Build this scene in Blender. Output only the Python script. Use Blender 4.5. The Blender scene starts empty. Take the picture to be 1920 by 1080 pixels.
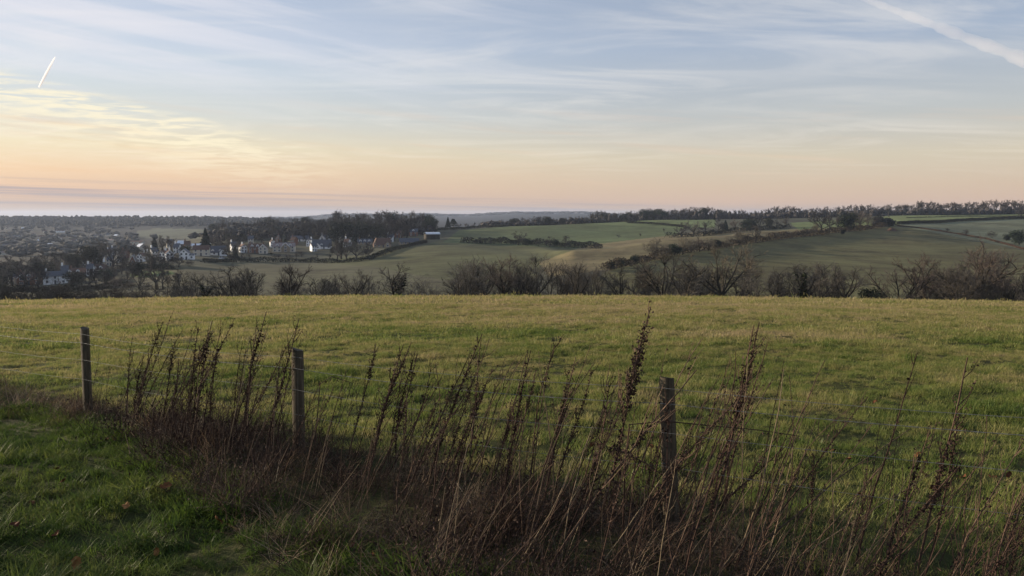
import bpy, math, random
import numpy as np
from mathutils import Vector, Matrix, Euler

random.seed(11); rng = np.random.default_rng(11)
S = bpy.context.scene
COL = S.collection
R = math.radians

# ------------------------------------------------------------------ camera
F = 1478.0                      # focal length in photo pixels (1920 wide)
PITCH = math.atan(137 / F)
EYE = 1.65
cam = bpy.data.cameras.new('camera'); camo = bpy.data.objects.new('camera', cam); COL.objects.link(camo)
cam.sensor_width = 36.0; cam.lens = 36.0 * F / 1920.0
cam.clip_start = 0.05; cam.clip_end = 150000
camo.location = (0, 0, EYE); camo.rotation_euler = (math.pi / 2 - PITCH, 0, 0)
S.camera = camo
S.cycles.max_bounces = 6; S.cycles.diffuse_bounces = 3; S.cycles.glossy_bounces = 2; S.cycles.transmission_bounces = 3; S.cycles.volume_bounces = 1; S.cycles.transparent_max_bounces = 8
S.cycles.use_denoising = True

# ------------------------------------------------------------------ light
SUN_AZ, SUN_EL = R(-66), R(12.0)          # azimuth from the view axis (+y), negative = left
SUN_STRENGTH, SKY_STRENGTH = 5.0, 0.0590
sd = Vector((math.sin(SUN_AZ) * math.cos(SUN_EL), math.cos(SUN_AZ) * math.cos(SUN_EL), math.sin(SUN_EL)))
sl = bpy.data.lights.new('sun', 'SUN'); sl.energy = SUN_STRENGTH; sl.angle = R(0.9); sl.color = (1.0, 0.83, 0.62)
so = bpy.data.objects.new('sun', sl); COL.objects.link(so)
so.rotation_euler = (-sd).to_track_quat('-Z', 'Y').to_euler(); so.location = (-40, 20, 30)

S.view_settings.view_transform = 'Standard'; S.view_settings.look = 'None'
S.view_settings.gamma = 1.0; S.view_settings.exposure = 0.9; S.view_settings.use_curve_mapping = False


def lin(r, g, b):
    f = lambda c: c / 12.92 if c <= .04045 else ((c + .055) / 1.055) ** 2.4
    return (f(r / 255), f(g / 255), f(b / 255), 1.0)


class NT:
    """small helper around a node tree"""
    def __init__(s, tree): s.t = tree; s.n = tree.nodes; s.l = tree.links
    def new(s, typ, **kw):
        n = s.n.new(typ)
        for k, v in kw.items(): setattr(n, k, v)
        return n
    def put(s, sock, v):
        if hasattr(v, 'is_linked'): s.l.new(v, sock)
        else: sock.default_value = v
    def math(s, op, a, b=None, c=None, clamp=False):
        n = s.new('ShaderNodeMath', operation=op); n.use_clamp = clamp
        s.put(n.inputs[0], a)
        if b is not None: s.put(n.inputs[1], b)
        if c is not None: s.put(n.inputs[2], c)
        return n.outputs[0]
    def vmath(s, op, a, b=None):
        n = s.new('ShaderNodeVectorMath', operation=op); s.put(n.inputs[0], a)
        if b is not None: s.put(n.inputs[1], b)
        return n.outputs['Value'] if op in ('DOT_PRODUCT', 'LENGTH') else n.outputs[0]
    def smooth(s, v, lo, hi, a=0.0, b=1.0):
        n = s.new('ShaderNodeMapRange', interpolation_type='SMOOTHSTEP'); s.put(n.inputs[0], v)
        for i, q in enumerate((lo, hi, a, b)): s.put(n.inputs[i + 1], q)
        return n.outputs[0]
    def mix(s, f, a, b, mode='MIX'):
        n = s.new('ShaderNodeMix', data_type='RGBA', blend_type=mode)
        s.put(n.inputs[0], f); s.put(n.inputs[6], a); s.put(n.inputs[7], b)
        return n.outputs[2]
    def ramp(s, f, stops, interp='LINEAR'):
        n = s.new('ShaderNodeValToRGB'); e = n.color_ramp.elements; n.color_ramp.interpolation = interp
        while len(e) > 1: e.remove(e[-1])
        e[0].position, e[0].color = stops[0]
        for p, c in stops[1:]:
            q = e.new(p); q.color = c
        s.put(n.inputs[0], f); return n.outputs[0]
    def noise(s, vec, scale, detail=4, rough=.5, dist=0.0, col=False):
        n = s.new('ShaderNodeTexNoise')
        if vec is not None: s.put(n.inputs['Vector'], vec)
        n.inputs['Scale'].default_value = scale; n.inputs['Detail'].default_value = detail
        n.inputs['Roughness'].default_value = rough; n.inputs['Distortion'].default_value = dist
        return n.outputs[1 if col else 0]
    def comb(s, x, y, z=0.0):
        n = s.new('ShaderNodeCombineXYZ')
        for i, q in enumerate((x, y, z)): s.put(n.inputs[i], q)
        return n.outputs[0]


# ------------------------------------------------------------------ world sky
W = bpy.data.worlds.new('World'); S.world = W; W.use_nodes = True
W.cycles.sampling_method = 'MANUAL'; W.cycles.sample_map_resolution = 256
w = NT(W.node_tree); w.n.clear()
tc = w.new('ShaderNodeTexCoord'); D = tc.outputs['Generated']
sep = w.new('ShaderNodeSeparateXYZ'); w.l.new(D, sep.inputs[0]); X, Y, Z = sep.outputs
zc = w.math('MAXIMUM', Z, 0.0)
hor = w.vmath('NORMALIZE', w.comb(X, Y, 0.0))
sdot = w.vmath('DOT_PRODUCT', hor, (math.sin(SUN_AZ), math.cos(SUN_AZ), 0))
wf = w.smooth(sdot, 0.12, 0.99)
az = w.math('ARCTAN2', X, Y)
rc = w.math('POWER', zc, 0.5)                       # more ramp room close to the horizon
q = lambda z: math.sqrt(max(z, 0))
sunward = w.ramp(rc, [(0, lin(178, 160, 147)), (q(.012), lin(194, 170, 154)), (q(.028), lin(224, 188, 162)), (q(.05), lin(240, 205, 168)),
                      (q(.08), lin(238, 223, 190)), (q(.115), lin(216, 218, 212)), (q(.165), lin(204, 216, 228)), (q(.21), lin(204, 213, 229)),
                      (q(.27), lin(176, 192, 217)), (q(.5), lin(140, 164, 202)), (1, lin(118, 146, 190))])
away = w.ramp(rc, [(0, lin(176, 161, 154)), (q(.016), lin(213, 184, 163)), (q(.035), lin(212, 190, 167)), (q(.07), lin(210, 199, 178)),
                   (q(.12), lin(188, 192, 193)), (q(.2), lin(164, 178, 198)), (q(.27), lin(148, 164, 187)), (q(.5), lin(132, 152, 184)), (1, lin(118, 142, 182))])
base = w.mix(wf, away, sunward)
# the physical sky under it keeps the dome's balance
sky = w.new('ShaderNodeTexSky', sky_type='NISHITA'); sky.sun_disc = False
sky.sun_elevation = SUN_EL; sky.sun_rotation = SUN_AZ; sky.air_density = 1.0; sky.dust_density = 1.5
skyc = w.mix(1.0, sky.outputs[0], (.08, .08, .08, 1), 'MULTIPLY')
base = w.mix(0.08, base, skyc)
# cirrus on a high plane
den = w.math('ADD', zc, 0.05)
u = w.math('DIVIDE', X, den); v = w.math('DIVIDE', Y, den)
pl = w.comb(u, v, 0.0)
rot = w.new('ShaderNodeMapping'); rot.inputs['Rotation'].default_value = (0, 0, R(24)); rot.inputs['Scale'].default_value = (.46, 1.0, 1)
w.l.new(pl, rot.inputs[0])
n1 = w.noise(rot.outputs[0], 1.0, 9, .60, 1.8)
n2 = w.noise(pl, 0.32, 3, .5)
ci = w.math('MULTIPLY', w.smooth(n1, .40, .70), w.smooth(n2, .32, .58))
hi = w.smooth(Z, .03, .10)
ci = w.math('MULTIPLY', ci, hi)
white = w.mix(0.55, w.mix(1.0, base, (1.32, 1.25, 1.16, 1), 'MULTIPLY'), lin(232, 226, 220))
c1 = w.mix(w.math('MULTIPLY', ci, 0.62), base, white)
# thin broad veil towards the sun
vn = w.noise(w.comb(w.math('MULTIPLY', az, 1.1), w.math('ADD', w.math('MULTIPLY', Z, 17.0), w.math('MULTIPLY', az, 2.4))), 1.6, 8, .6, .5)
veil = w.math('MULTIPLY', w.math('MULTIPLY', w.smooth(vn, .42, .64), wf), w.smooth(Z, .09, .2))
c2 = w.mix(w.math('MULTIPLY', veil, 0.7), c1, lin(226, 224, 230))
# rippled yellow bank below a slanting edge on the sun side
edge = w.math('SUBTRACT', w.math('ADD', w.math('MULTIPLY', az, -0.215), 0.031), Z)       # > 0 below the edge
en = w.noise(w.comb(w.math('MULTIPLY', az, 14), w.math('MULTIPLY', Z, 60)), 1.0, 5, .6)
edge = w.math('ADD', edge, w.math('MULTIPLY', w.math('SUBTRACT', en, .5), .03))
bank = w.math('MULTIPLY', w.smooth(edge, -.004, .012), w.smooth(edge, .080, .02))
bank = w.math('MULTIPLY', bank, w.smooth(az, -.16, -.40))
rip = w.noise(w.comb(w.math('ADD', w.math('MULTIPLY', az, 16), w.math('MULTIPLY', Z, 75)), w.math('SUBTRACT', w.math('MULTIPLY', Z, 150), w.math('MULTIPLY', az, 8))), 1.0, 5, .6, .4)
bank = w.math('MULTIPLY', bank, w.smooth(rip, .40, .60))
c3 = w.mix(w.math('MULTIPLY', bank, 0.75), c2, lin(252, 240, 208))
# streaks of low grey stratus
sn = w.noise(w.comb(w.math('MULTIPLY', az, 2.6), w.math('ADD', w.math('MULTIPLY', Z, 190.0), w.math('MULTIPLY', az, 3.2))), 1.0, 6, .55)
st = w.math('MULTIPLY', w.smooth(sn, .44, .62), w.math('MULTIPLY', w.smooth(Z, .0, .008), w.smooth(w.math('ADD', Z, w.math('MULTIPLY', az, .035)), .026, .011)))
c4 = w.mix(w.math('MULTIPLY', st, .75), c3, lin(166, 157, 160))
# faint streaks higher up in the warm zone
wn = w.noise(w.comb(w.math('MULTIPLY', az, 3.0), w.math('ADD', w.math('MULTIPLY', Z, 60.0), w.math('MULTIPLY', az, 4.5))), 1.0, 7, .6)
ws = w.math('MULTIPLY', w.smooth(wn, .5, .72), w.math('MULTIPLY', w.smooth(Z, .02, .045), w.smooth(Z, .15, .09)))
c5 = w.mix(w.math('MULTIPLY', ws, .30), c4, w.mix(wf, lin(228, 196, 170), lin(232, 186, 140)))
bg = w.new('ShaderNodeBackground'); w.l.new(c5, bg.inputs[0])
SKY_LEVEL = SKY_STRENGTH * 10.0
bg.inputs[1].default_value = SKY_LEVEL
wo = w.new('ShaderNodeOutputWorld'); w.l.new(bg.outputs[0], wo.inputs[0])


# ------------------------------------------------------------------ helpers
def tag(o, label=None, cat=None, group=None, kind=None):
    if label: o['label'] = label
    if cat: o['category'] = cat
    if group: o['group'] = group
    if kind: o['kind'] = kind
    return o


def make_mesh(name, V, Fs, mat=None, smooth=False):
    me = bpy.data.meshes.new(name)
    me.from_pydata([tuple(p) for p in V] if not isinstance(V, np.ndarray) else V.tolist(), [], [tuple(f) for f in Fs] if not isinstance(Fs, np.ndarray) else Fs.tolist())
    mats = mat if isinstance(mat, (list, tuple)) else [mat]
    for m in mats:
        if m: me.materials.append(m)
    if smooth: me.polygons.foreach_set('use_smooth', [True] * len(me.polygons))
    me.update(); return me


def link(name, me, parent=None, loc=None):
    o = bpy.data.objects.new(name, me); COL.objects.link(o)
    if parent is not None: o.parent = parent
    if loc is not None: o.location = loc
    return o


def empty(name, loc=(0, 0, 0), rz=0.0):
    o = bpy.data.objects.new(name, None); COL.objects.link(o); o.empty_display_size = .2
    o.location = loc; o.rotation_euler = (0, 0, rz); return o


class MB:
    """collects faces for one mesh"""
    def __init__(s): s.V = []; s.F = []
    def add(s, V, Fs):
        k = len(s.V); s.V += [tuple(p) for p in V]; s.F += [tuple(i + k for i in f) for f in Fs]
    def box(s, x0, x1, y0, y1, z0, z1):
        s.add([(x0, y0, z0), (x1, y0, z0), (x1, y1, z0), (x0, y1, z0), (x0, y0, z1), (x1, y0, z1), (x1, y1, z1), (x0, y1, z1)],
              [(0, 3, 2, 1), (4, 5, 6, 7), (0, 1, 5, 4), (1, 2, 6, 5), (2, 3, 7, 6), (3, 0, 4, 7)])
    def tube(s, pts, rad, n=5, cap=False):
        pts = [Vector(p) for p in pts]; rings = []; k = len(s.V)
        for i, p in enumerate(pts):
            d = (pts[min(i + 1, len(pts) - 1)] - pts[max(i - 1, 0)]).normalized()
            a = d.cross(Vector((0.31, 0.95, .02))); a = a.normalized() if a.length > 1e-4 else Vector((1, 0, 0)); b = d.cross(a)
            r = rad[i] if hasattr(rad, '__len__') else rad
            for j in range(n):
                t = 2 * math.pi * j / n
                s.V.append(tuple(p + (a * math.cos(t) + b * math.sin(t)) * r))
        for i in range(len(pts) - 1):
            for j in range(n):
                s.F.append((k + i * n + j, k + i * n + (j + 1) % n, k + (i + 1) * n + (j + 1) % n, k + (i + 1) * n + j))
        if cap:
            s.F.append(tuple(k + j for j in range(n))[::-1]); s.F.append(tuple(k + (len(pts) - 1) * n + j for j in range(n)))
    def spike(s, a, b, r):
        a, b = Vector(a), Vector(b); d = (b - a).normalized(); p = d.cross(Vector((.3, .2, .93)))
        p = p.normalized() if p.length > 1e-4 else Vector((1, 0, 0)); qv = d.cross(p); k = len(s.V)
        for j in range(3):
            t = 2.0944 * j; s.V.append(tuple(a + (p * math.cos(t) + qv * math.sin(t)) * r))
        s.V.append(tuple(b)); s.F += [(k, k + 1, k + 3), (k + 1, k + 2, k + 3), (k + 2, k, k + 3)]
    def leaf(s, c, size, rnd, up=0.0, asp=.55):
        """one small folded leaf (two triangles) at c"""
        d = Vector((rnd.gauss(0, 1), rnd.gauss(0, 1), rnd.gauss(0, 1) + up)).normalized()
        e = d.cross(Vector((rnd.gauss(0, 1), rnd.gauss(0, 1), rnd.gauss(0, 1))))
        e = e.normalized() if e.length > 1e-3 else Vector((1, 0, 0)); n = d.cross(e)
        c = Vector(c); k = len(s.V)
        s.V += [tuple(c - d * size * .5), tuple(c + e * size * asp * .5 + n * size * .12), tuple(c + d * size * .5), tuple(c - e * size * asp * .5 + n * size * .12)]
        s.F += [(k, k + 1, k + 2), (k, k + 2, k + 3)]
    def mesh(s, name, mat=None, smooth=False): return make_mesh(name, s.V, s.F, mat, smooth)


def ray(px, py):
    uu, vv = (px - 960) / F, (540 - py) / F
    yy = math.cos(PITCH) + math.sin(PITCH) * vv
    return uu / yy, (-math.sin(PITCH) + math.cos(PITCH) * vv) / yy       # x per y, z per y


def P(px, py, depth):
    a, t = ray(px, py); return Vector((a * depth, depth, EYE + t * depth))


# ------------------------------------------------------------------ materials
def principled(name, rough=.9, spec=.15):
    m = bpy.data.materials.new(name); m.use_nodes = True; t = NT(m.node_tree)
    b = m.node_tree.nodes['Principled BSDF']; b.inputs['Roughness'].default_value = rough
    b.inputs['Specular IOR Level'].default_value = spec
    return m, t, b


def mat_noise(name, c1, c2, scale=3.0, rough=.9, spec=.12, bump=0.0, obj=True, stretch=None, rnd=0.0, c3=None):
    m, t, b = principled(name, rough, spec)
    tcn = t.new('ShaderNodeTexCoord'); vec = tcn.outputs['Object'] if obj else t.new('ShaderNodeNewGeometry').outputs['Position']
    if stretch:
        mp = t.new('ShaderNodeMapping'); mp.inputs['Scale'].default_value = stretch; t.l.new(vec, mp.inputs[0]); vec = mp.outputs[0]
    n = t.noise(vec, scale, 5, .6)
    stops = [(.32, (*c1, 1)), (.68, (*c2, 1))] if c3 is None else [(.28, (*c1, 1)), (.5, (*c2, 1)), (.72, (*c3, 1))]
    col = t.ramp(n, stops)
    if rnd:
        oi = t.new('ShaderNodeObjectInfo'); hs = t.new('ShaderNodeHueSaturation'); t.l.new(col, hs.inputs['Color'])
        t.put(hs.inputs['Value'], t.math('ADD', t.math('MULTIPLY', oi.outputs['Random'], 2 * rnd), 1 - rnd))
        t.put(hs.inputs['Hue'], t.math('ADD', t.math('MULTIPLY', oi.outputs['Random'], .05 * rnd), .5 - .025 * rnd)); col = hs.outputs[0]
    t.put(b.inputs['Base Color'], col)
    if bump:
        bp = t.new('ShaderNodeBump'); bp.inputs['Strength'].default_value = bump; bp.inputs['Distance'].default_value = .02
        t.l.new(n, bp.inputs['Height']); t.l.new(bp.outputs[0], b.inputs['Normal'])
    return m


def mat_blade(name, stops, patch=.35, fine=3.0, trans=.45, rnd=.5, far=0):
    """grass blades: colour by place and by tuft, part of the light passes through"""
    m = bpy.data.materials.new(name); m.use_nodes = True; t = NT(m.node_tree); t.n.clear()
    pos = t.new('ShaderNodeNewGeometry').outputs['Position']
    mp = t.new('ShaderNodeMapping'); mp.inputs['Scale'].default_value = (.55, 1.0, 1); t.l.new(pos, mp.inputs[0])
    a = t.noise(mp.outputs[0], patch, 4, .65); bnoise = t.noise(pos, fine, 3, .6)
    oi = t.new('ShaderNodeObjectInfo')
    f = t.math('ADD', t.math('MULTIPLY', a, .70), t.math('MULTIPLY', t.math('SUBTRACT', bnoise, .16), .48))
    f = t.math('ADD', f, t.math('MULTIPLY', t.math('SUBTRACT', oi.outputs['Random'], .5), .30 * rnd))
    if far:
        sp_ = t.new('ShaderNodeSeparateXYZ'); t.l.new(pos, sp_.inputs[0]); f = t.math('ADD', f, t.smooth(sp_.outputs[1], 4.0, 34.0, -.02, far))
    col = t.ramp(f, stops)
    d = t.new('ShaderNodeBsdfDiffuse'); t.l.new(col, d.inputs[0])
    tr = t.new('ShaderNodeBsdfTranslucent'); t.l.new(col, tr.inputs[0])
    mx = t.new('ShaderNodeMixShader'); mx.inputs[0].default_value = trans
    t.l.new(d.outputs[0], mx.inputs[1]); t.l.new(tr.outputs[0], mx.inputs[2])
    gl = t.new('ShaderNodeBsdfGlossy'); gl.inputs['Roughness'].default_value = .45; gl.inputs[0].default_value = (.8, .8, .8, 1)
    m2 = t.new('ShaderNodeMixShader'); m2.inputs[0].default_value = .012
    t.l.new(mx.outputs[0], m2.inputs[1]); t.l.new(gl.outputs[0], m2.inputs[2])
    o = t.new('ShaderNodeOutputMaterial'); t.l.new(m2.outputs[0], o.inputs[0])
    return m


M = {}
M['bark'] = mat_noise('bark', (.024, .021, .017), (.048, .042, .034), 4, rnd=.3)
M['twig'] = mat_noise('twig', (.070, .064, .055), (.105, .096, .083), .5, rnd=.35)
M['twig_red'] = mat_noise('red_twig', (.078, .063, .052), (.115, .092, .076), .5, rnd=.3)
M['twig_pale_sunlit'] = mat_noise('pale_sunlit_twig', (.105, .092, .068), (.16, .138, .10), .5, rnd=.3)  # paler copy of the twig colour with low golden sunlight put in
M['twig_dark'] = mat_noise('dark_twig', (.032, .029, .026), (.058, .050, .045), .3, rnd=.4)
M['ivy'] = mat_noise('ivy_leaf', (.012, .018, .008), (.028, .038, .014), 2)
M['evergreen'] = mat_noise('evergreen', (.010, .016, .010), (.026, .036, .018), .5, rnd=.4)
M['hedge'] = mat_noise('hedge_leaf', (.016, .020, .012), (.045, .045, .026), .35, rnd=.3)
M['hedge_mixed'] = mat_noise('mixed_hedge', (.026, .022, .015), (.085, .066, .042), .30, rnd=.2)
M['hedge_brown'] = mat_noise('hedge_brown', (.060, .036, .024), (.105, .066, .044), .5, rnd=.2)
M['white_wall'] = mat_noise('white_render', (.72, .74, .76), (.82, .83, .84), .6, rough=.8)
M['cream_wall'] = mat_noise('cream_render', (.50, .46, .38), (.60, .55, .46), .6, rough=.85)
M['brick'] = mat_noise('brick_wall', (.16, .085, .06), (.24, .13, .09), 3, rough=.9)
M['tan_wall'] = mat_noise('tan_brick', (.25, .20, .14), (.34, .27, .19), 2, rough=.9)
M['slate'] = mat_noise('slate_roof', (.045, .05, .062), (.08, .088, .105), 1.2, rough=.6, spec=.3)
M['tile'] = mat_noise('clay_tile_roof', (.085, .052, .042), (.135, .085, .066), 1.2, rough=.85)
M['pink_tile'] = mat_noise('weathered_tile_roof', (.20, .16, .15), (.28, .225, .21), 1.2, rough=.85)
M['metal_roof'] = mat_noise('pale_metal_roof', (.55, .58, .62), (.66, .69, .72), .4, rough=.4, spec=.5)
M['trim'] = mat_noise('white_paint', (.74, .74, .74), (.82, .82, .82), 1, rough=.5)
M['pane'] = mat_noise('window_glass', (.02, .025, .035), (.04, .05, .065), 1, rough=.08, spec=.6)
M['chimney'] = mat_noise('chimney_brick', (.15, .09, .07), (.22, .14, .11), 3)
M['wire'] = mat_noise('galvanised_wire', (.065, .072, .075), (.13, .14, .145), 30, rough=.7, spec=.3)
for k in ('wire',):
    M[k].node_tree.nodes['Principled BSDF'].inputs['Metallic'].default_value = .0

# ------------------------------------------------------------------ terrain
def near_z(x, y):
    x = np.asarray(x, float); y = np.asarray(y, float)
    a = x / np.maximum(y, 9.0)
    a = np.clip(a + .04, -.85, .85)
    s = .0547 + .0072 * (a / .65) ** 2 * np.clip(y / 30, .15, 1)
    z = -(s * y + .00038 * np.maximum(y, 0) ** 2)
    z = z + .018 * np.sin(x * 1.3 + .7 * y) + .02 * np.sin(y * .9 - .4 * x + 1.0) + .05 * np.sin(x * .21 + 2) * np.sin(y * .17) * np.clip(y / 20, 0, 1)
    hm = np.sin(x * 5.1 + 1.7 * np.sin(y * 2.3)) * np.sin(y * 4.3 + 1.9 * np.sin(x * 1.9 + 1)) + .6 * np.sin(x * 9.7 + 2.1 * y) * np.sin(y * 8.1 - 1.3 * x)
    return z + .022 * hm * np.clip((60 - y) / 30, 0, 1)


# one row per image column: (distance, photo row) of the same landmarks, from the foot of the near hill to the far ridges
TAB = {
    -700: [(240, 592), (320, 566), (430, 540), (560, 510), (700, 492), (850, 480), (1000, 468), (1200, 458), (1500, 446), (1800, 433), (2150, 420), (2550, 410), (3300, 417), (6500, 407), (13000, 409)],
    0:    [(240, 594), (320, 566), (410, 540), (480, 520), (570, 500), (700, 488), (850, 478), (1050, 466), (1400, 450), (1700, 436), (2100, 421), (2500, 411), (3300, 417), (6500, 408), (13000, 409)],
    200:  [(240, 592), (300, 566), (370, 544), (440, 522), (520, 500), (640, 485), (800, 474), (1000, 463), (1350, 449), (1700, 434), (2100, 420), (2500, 411), (3300, 417), (6500, 408), (13000, 409)],
    350:  [(240, 588), (285, 560), (340, 540), (410, 514), (480, 489), (560, 474), (680, 460), (900, 452), (1250, 445), (1600, 430), (2000, 420), (2400, 412), (3300, 417), (6500, 407), (13000, 409)],
    450:  [(240, 584), (285, 557), (340, 535), (420, 510), (510, 490), (580, 474), (680, 455), (780, 437), (900, 432), (1400, 434), (2000, 424), (2600, 413), (3300, 417), (6500, 406), (13000, 409)],
    600:  [(240, 584), (285, 557), (345, 533), (430, 507), (530, 490), (610, 470), (700, 448), (800, 430), (900, 427), (1400, 432), (2000, 426), (2600, 417), (3300, 417), (6500, 405), (13000, 409)],
    720:  [(240, 582), (280, 556), (345, 530), (430, 504), (530, 482), (630, 464), (730, 444), (830, 430), (930, 428), (1400, 434), (2000, 428), (2600, 420), (3300, 417), (6500, 404), (13000, 409)],
    850:  [(240, 580), (280, 555), (340, 530), (430, 500), (540, 472), (650, 456), (740, 444), (830, 433), (920, 427), (1400, 434), (2000, 428), (2600, 421), (3300, 416), (6500, 404), (13000, 409)],
    1000: [(240, 578), (275, 555), (330, 530), (400, 505), (480, 482), (570, 470), (660, 459), (790, 439), (930, 423), (1400, 434), (2000, 428), (2600, 421), (3300, 416), (6500, 404), (13000, 409)],
    1080: [(240, 577), (272, 555), (320, 530), (370, 508), (425, 490), (465, 470), (560, 474), (760, 446), (960, 420), (1400, 434), (2000, 428), (2600, 420), (3300, 415), (6500, 405), (13000, 409)],
    1250: [(240, 576), (270, 555), (320, 530), (375, 507), (440, 478), (510, 451), (590, 458), (760, 442), (1010, 413), (1400, 432), (2000, 428), (2600, 420), (3300, 415), (6500, 406), (13000, 409)],
    1400: [(240, 576), (272, 553), (325, 528), (400, 498), (500, 460), (590, 438), (660, 443), (800, 432), (1040, 410.5), (1400, 432), (2000, 428), (2600, 420), (3300, 415), (6500, 407), (13000, 409)],
    1550: [(240, 576), (275, 552), (335, 525), (430, 490), (570, 452), (690, 428), (750, 430), (880, 421), (1060, 408), (1400, 432), (2000, 428), (2600, 420), (3300, 415), (6500, 408), (13000, 409)],
    1700: [(240, 576), (280, 551), (345, 524), (450, 487), (610, 448), (745, 424), (810, 420), (920, 413), (1070, 404), (1400, 432), (2000, 428), (2600, 420), (3300, 415), (6500, 408), (13000, 409)],
    1850: [(240, 576), (285, 551), (350, 524), (460, 487), (600, 456), (740, 434), (840, 420), (940, 411), (1070, 402), (1400, 432), (2000, 428), (2600, 420), (3300, 415), (6500, 408), (13000, 409)],
    2050: [(240, 576), (285, 551), (350, 524), (460, 490), (580, 466), (720, 442), (830, 424), (940, 412), (1070, 401), (1400, 432), (2000, 428), (2600, 420), (3300, 415), (6500, 408), (13000, 409)],
    2700: [(240, 576), (285, 551), (350, 524), (460, 492), (580, 468), (720, 444), (830, 425), (940, 412), (1070, 400), (1400, 432), (2000, 428), (2600, 420), (3300, 415), (6500, 408), (13000, 409)],
}
CPX = np.array(sorted(TAB)); CA = np.array([ray(p, 480)[0] for p in CPX])
CY = np.array([[q_[0] for q_ in TAB[p]] for p in CPX], float)
CT = np.array([[ray(p, q_[1])[1] for q_ in TAB[p]] for p in CPX], float)
YN = np.array([100., 125., 150., 185.])


def pchip(xk, yk, x):
    h = np.diff(xk); d = np.diff(yk) / h; m = np.zeros_like(yk)
    for i in range(1, len(xk) - 1):
        if d[i - 1] * d[i] > 0:
            w1, w2 = 2 * h[i] + h[i - 1], h[i] + 2 * h[i - 1]
            m[i] = (w1 + w2) / (w1 / d[i - 1] + w2 / d[i])
    m[0], m[-1] = d[0], d[-1]
    i = np.clip(np.searchsorted(xk, x) - 1, 0, len(xk) - 2); t = (x - xk[i]) / h[i]
    return ((2 * t ** 3 - 3 * t ** 2 + 1) * yk[i] + (t ** 3 - 2 * t ** 2 + t) * h[i] * m[i]
            + (-2 * t ** 3 + 3 * t ** 2) * yk[i + 1] + (t ** 3 - t ** 2) * h[i] * m[i + 1])


def _col(a, ys):
    """terrain height along one viewing azimuth (x = a*y)"""
    aa = np.array([a])
    yk = np.array([pchip(CA, CY[:, i], aa)[0] for i in range(CY.shape[1])]); tk = np.array([pchip(CA, CT[:, i], aa)[0] for i in range(CT.shape[1])])
    zn = near_z(a * YN, YN)
    yk = np.concatenate([YN, yk]); zk = np.concatenate([zn, EYE + tk * yk[4:]])
    z = EYE + pchip(np.log(yk), (zk - EYE) / yk, np.log(ys)) * ys
    und = .35 * np.sin(a * ys * .021 + 1) * np.sin(ys * .017) + .25 * np.sin(a * ys * .05 + ys * .03)
    far = np.clip((ys - 2800) / 1500, 0, 1) * np.clip(ys / 6500, 0, 1)
    return z + und * np.clip((ys - 260) / 200, 0, 1) + far * (14 * np.sin(a * 9 + 1.3) + 9 * np.sin(a * 23) + 4 * np.sin(a * 61 + 2))


GA = np.linspace(CA[0], CA[-1], 1500); GL = np.linspace(math.log(100), math.log(13200), 760)
GZ = np.stack([_col(a_, np.exp(GL)) for a_ in GA], 0)


def ground(a, y):
    a = np.clip(np.asarray(a, float), GA[0], GA[-1]); l = np.log(np.clip(y, 100.5, 13100))
    fa = (a - GA[0]) / (GA[1] - GA[0]); fl = (l - GL[0]) / (GL[1] - GL[0])
    i = np.clip(fa.astype(int), 0, len(GA) - 2); j = np.clip(fl.astype(int), 0, len(GL) - 2); fa = fa - i; fl = fl - j
    return (GZ[i, j] * (1 - fa) + GZ[i + 1, j] * fa) * (1 - fl) + (GZ[i, j + 1] * (1 - fa) + GZ[i + 1, j + 1] * fa) * fl


def H(x, y):
    if y < 140: return float(near_z(x, y))
    return float(ground(x / y, float(y)))


_Y = np.exp(np.linspace(math.log(205), math.log(5000), 900))


def hit(px, row, ymin=205.0):
    """the first ground point seen at a photo pixel beyond ymin"""
    a, t = ray(px, row)
    tt = (ground(np.full(_Y.shape, a), _Y) - EYE) / _Y; ok = np.nonzero((tt >= t) & (_Y >= ymin))[0]
    y = float(_Y[ok[0]]) if len(ok) else 2400.0
    return Vector((a * y, y, H(a * y, y)))


def at(px, y):
    """ground point in a photo column at a distance"""
    a, _ = ray(px, 480); return Vector((a * y, y, H(a * y, y)))


def grid_mesh(name, XY, Zv, nu, nv, mat, smooth=True):
    V = np.concatenate([XY, Zv[:, None]], 1)
    idx = np.arange(nu * nv).reshape(nv, nu)
    q_ = np.stack([idx[:-1, :-1], idx[:-1, 1:], idx[1:, 1:], idx[1:, :-1]], -1).reshape(-1, 4)
    me = bpy.data.meshes.new(name); me.vertices.add(len(V)); me.vertices.foreach_set('co', V.astype(np.float32).ravel())
    me.loops.add(len(q_) * 4); me.loops.foreach_set('vertex_index', q_.astype(np.int32).ravel())
    me.polygons.add(len(q_)); me.polygons.foreach_set('loop_start', np.arange(0, len(q_) * 4, 4, dtype=np.int32))
    me.update(calc_edges=True); me.validate()
    if smooth: me.polygons.foreach_set('use_smooth', np.ones(len(q_), bool))
    me.materials.append(mat); return me


# near hill: one sheet from behind the camera to beyond the crest
m, t, b = principled('meadow_ground', .95, .05)
pos = t.new('ShaderNodeNewGeometry').outputs['Position']
mp = t.new('ShaderNodeMapping'); mp.inputs['Scale'].default_value = (.5, 1, 1); t.l.new(pos, mp.inputs[0])
n_a = t.noise(mp.outputs[0], .33, 5, .65); n_b = t.noise(pos, 7.0, 5, .7)
f = t.math('ADD', t.math('MULTIPLY', n_a, .6), t.math('MULTIPLY', n_b, .4))
t.put(b.inputs['Base Color'], t.ramp(f, [(.30, (.020, .028, .008, 1)), (.48, (.038, .042, .014, 1)), (.66, (.070, .058, .028, 1))]))  # ground darkened so the gaps between tufts read as tussock shadow
bp = t.new('ShaderNodeBump'); bp.inputs['Strength'].default_value = .8; bp.inputs['Distance'].default_value = .05
t.l.new(n_b, bp.inputs['Height']); t.l.new(bp.outputs[0], b.inputs['Normal'])
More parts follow.
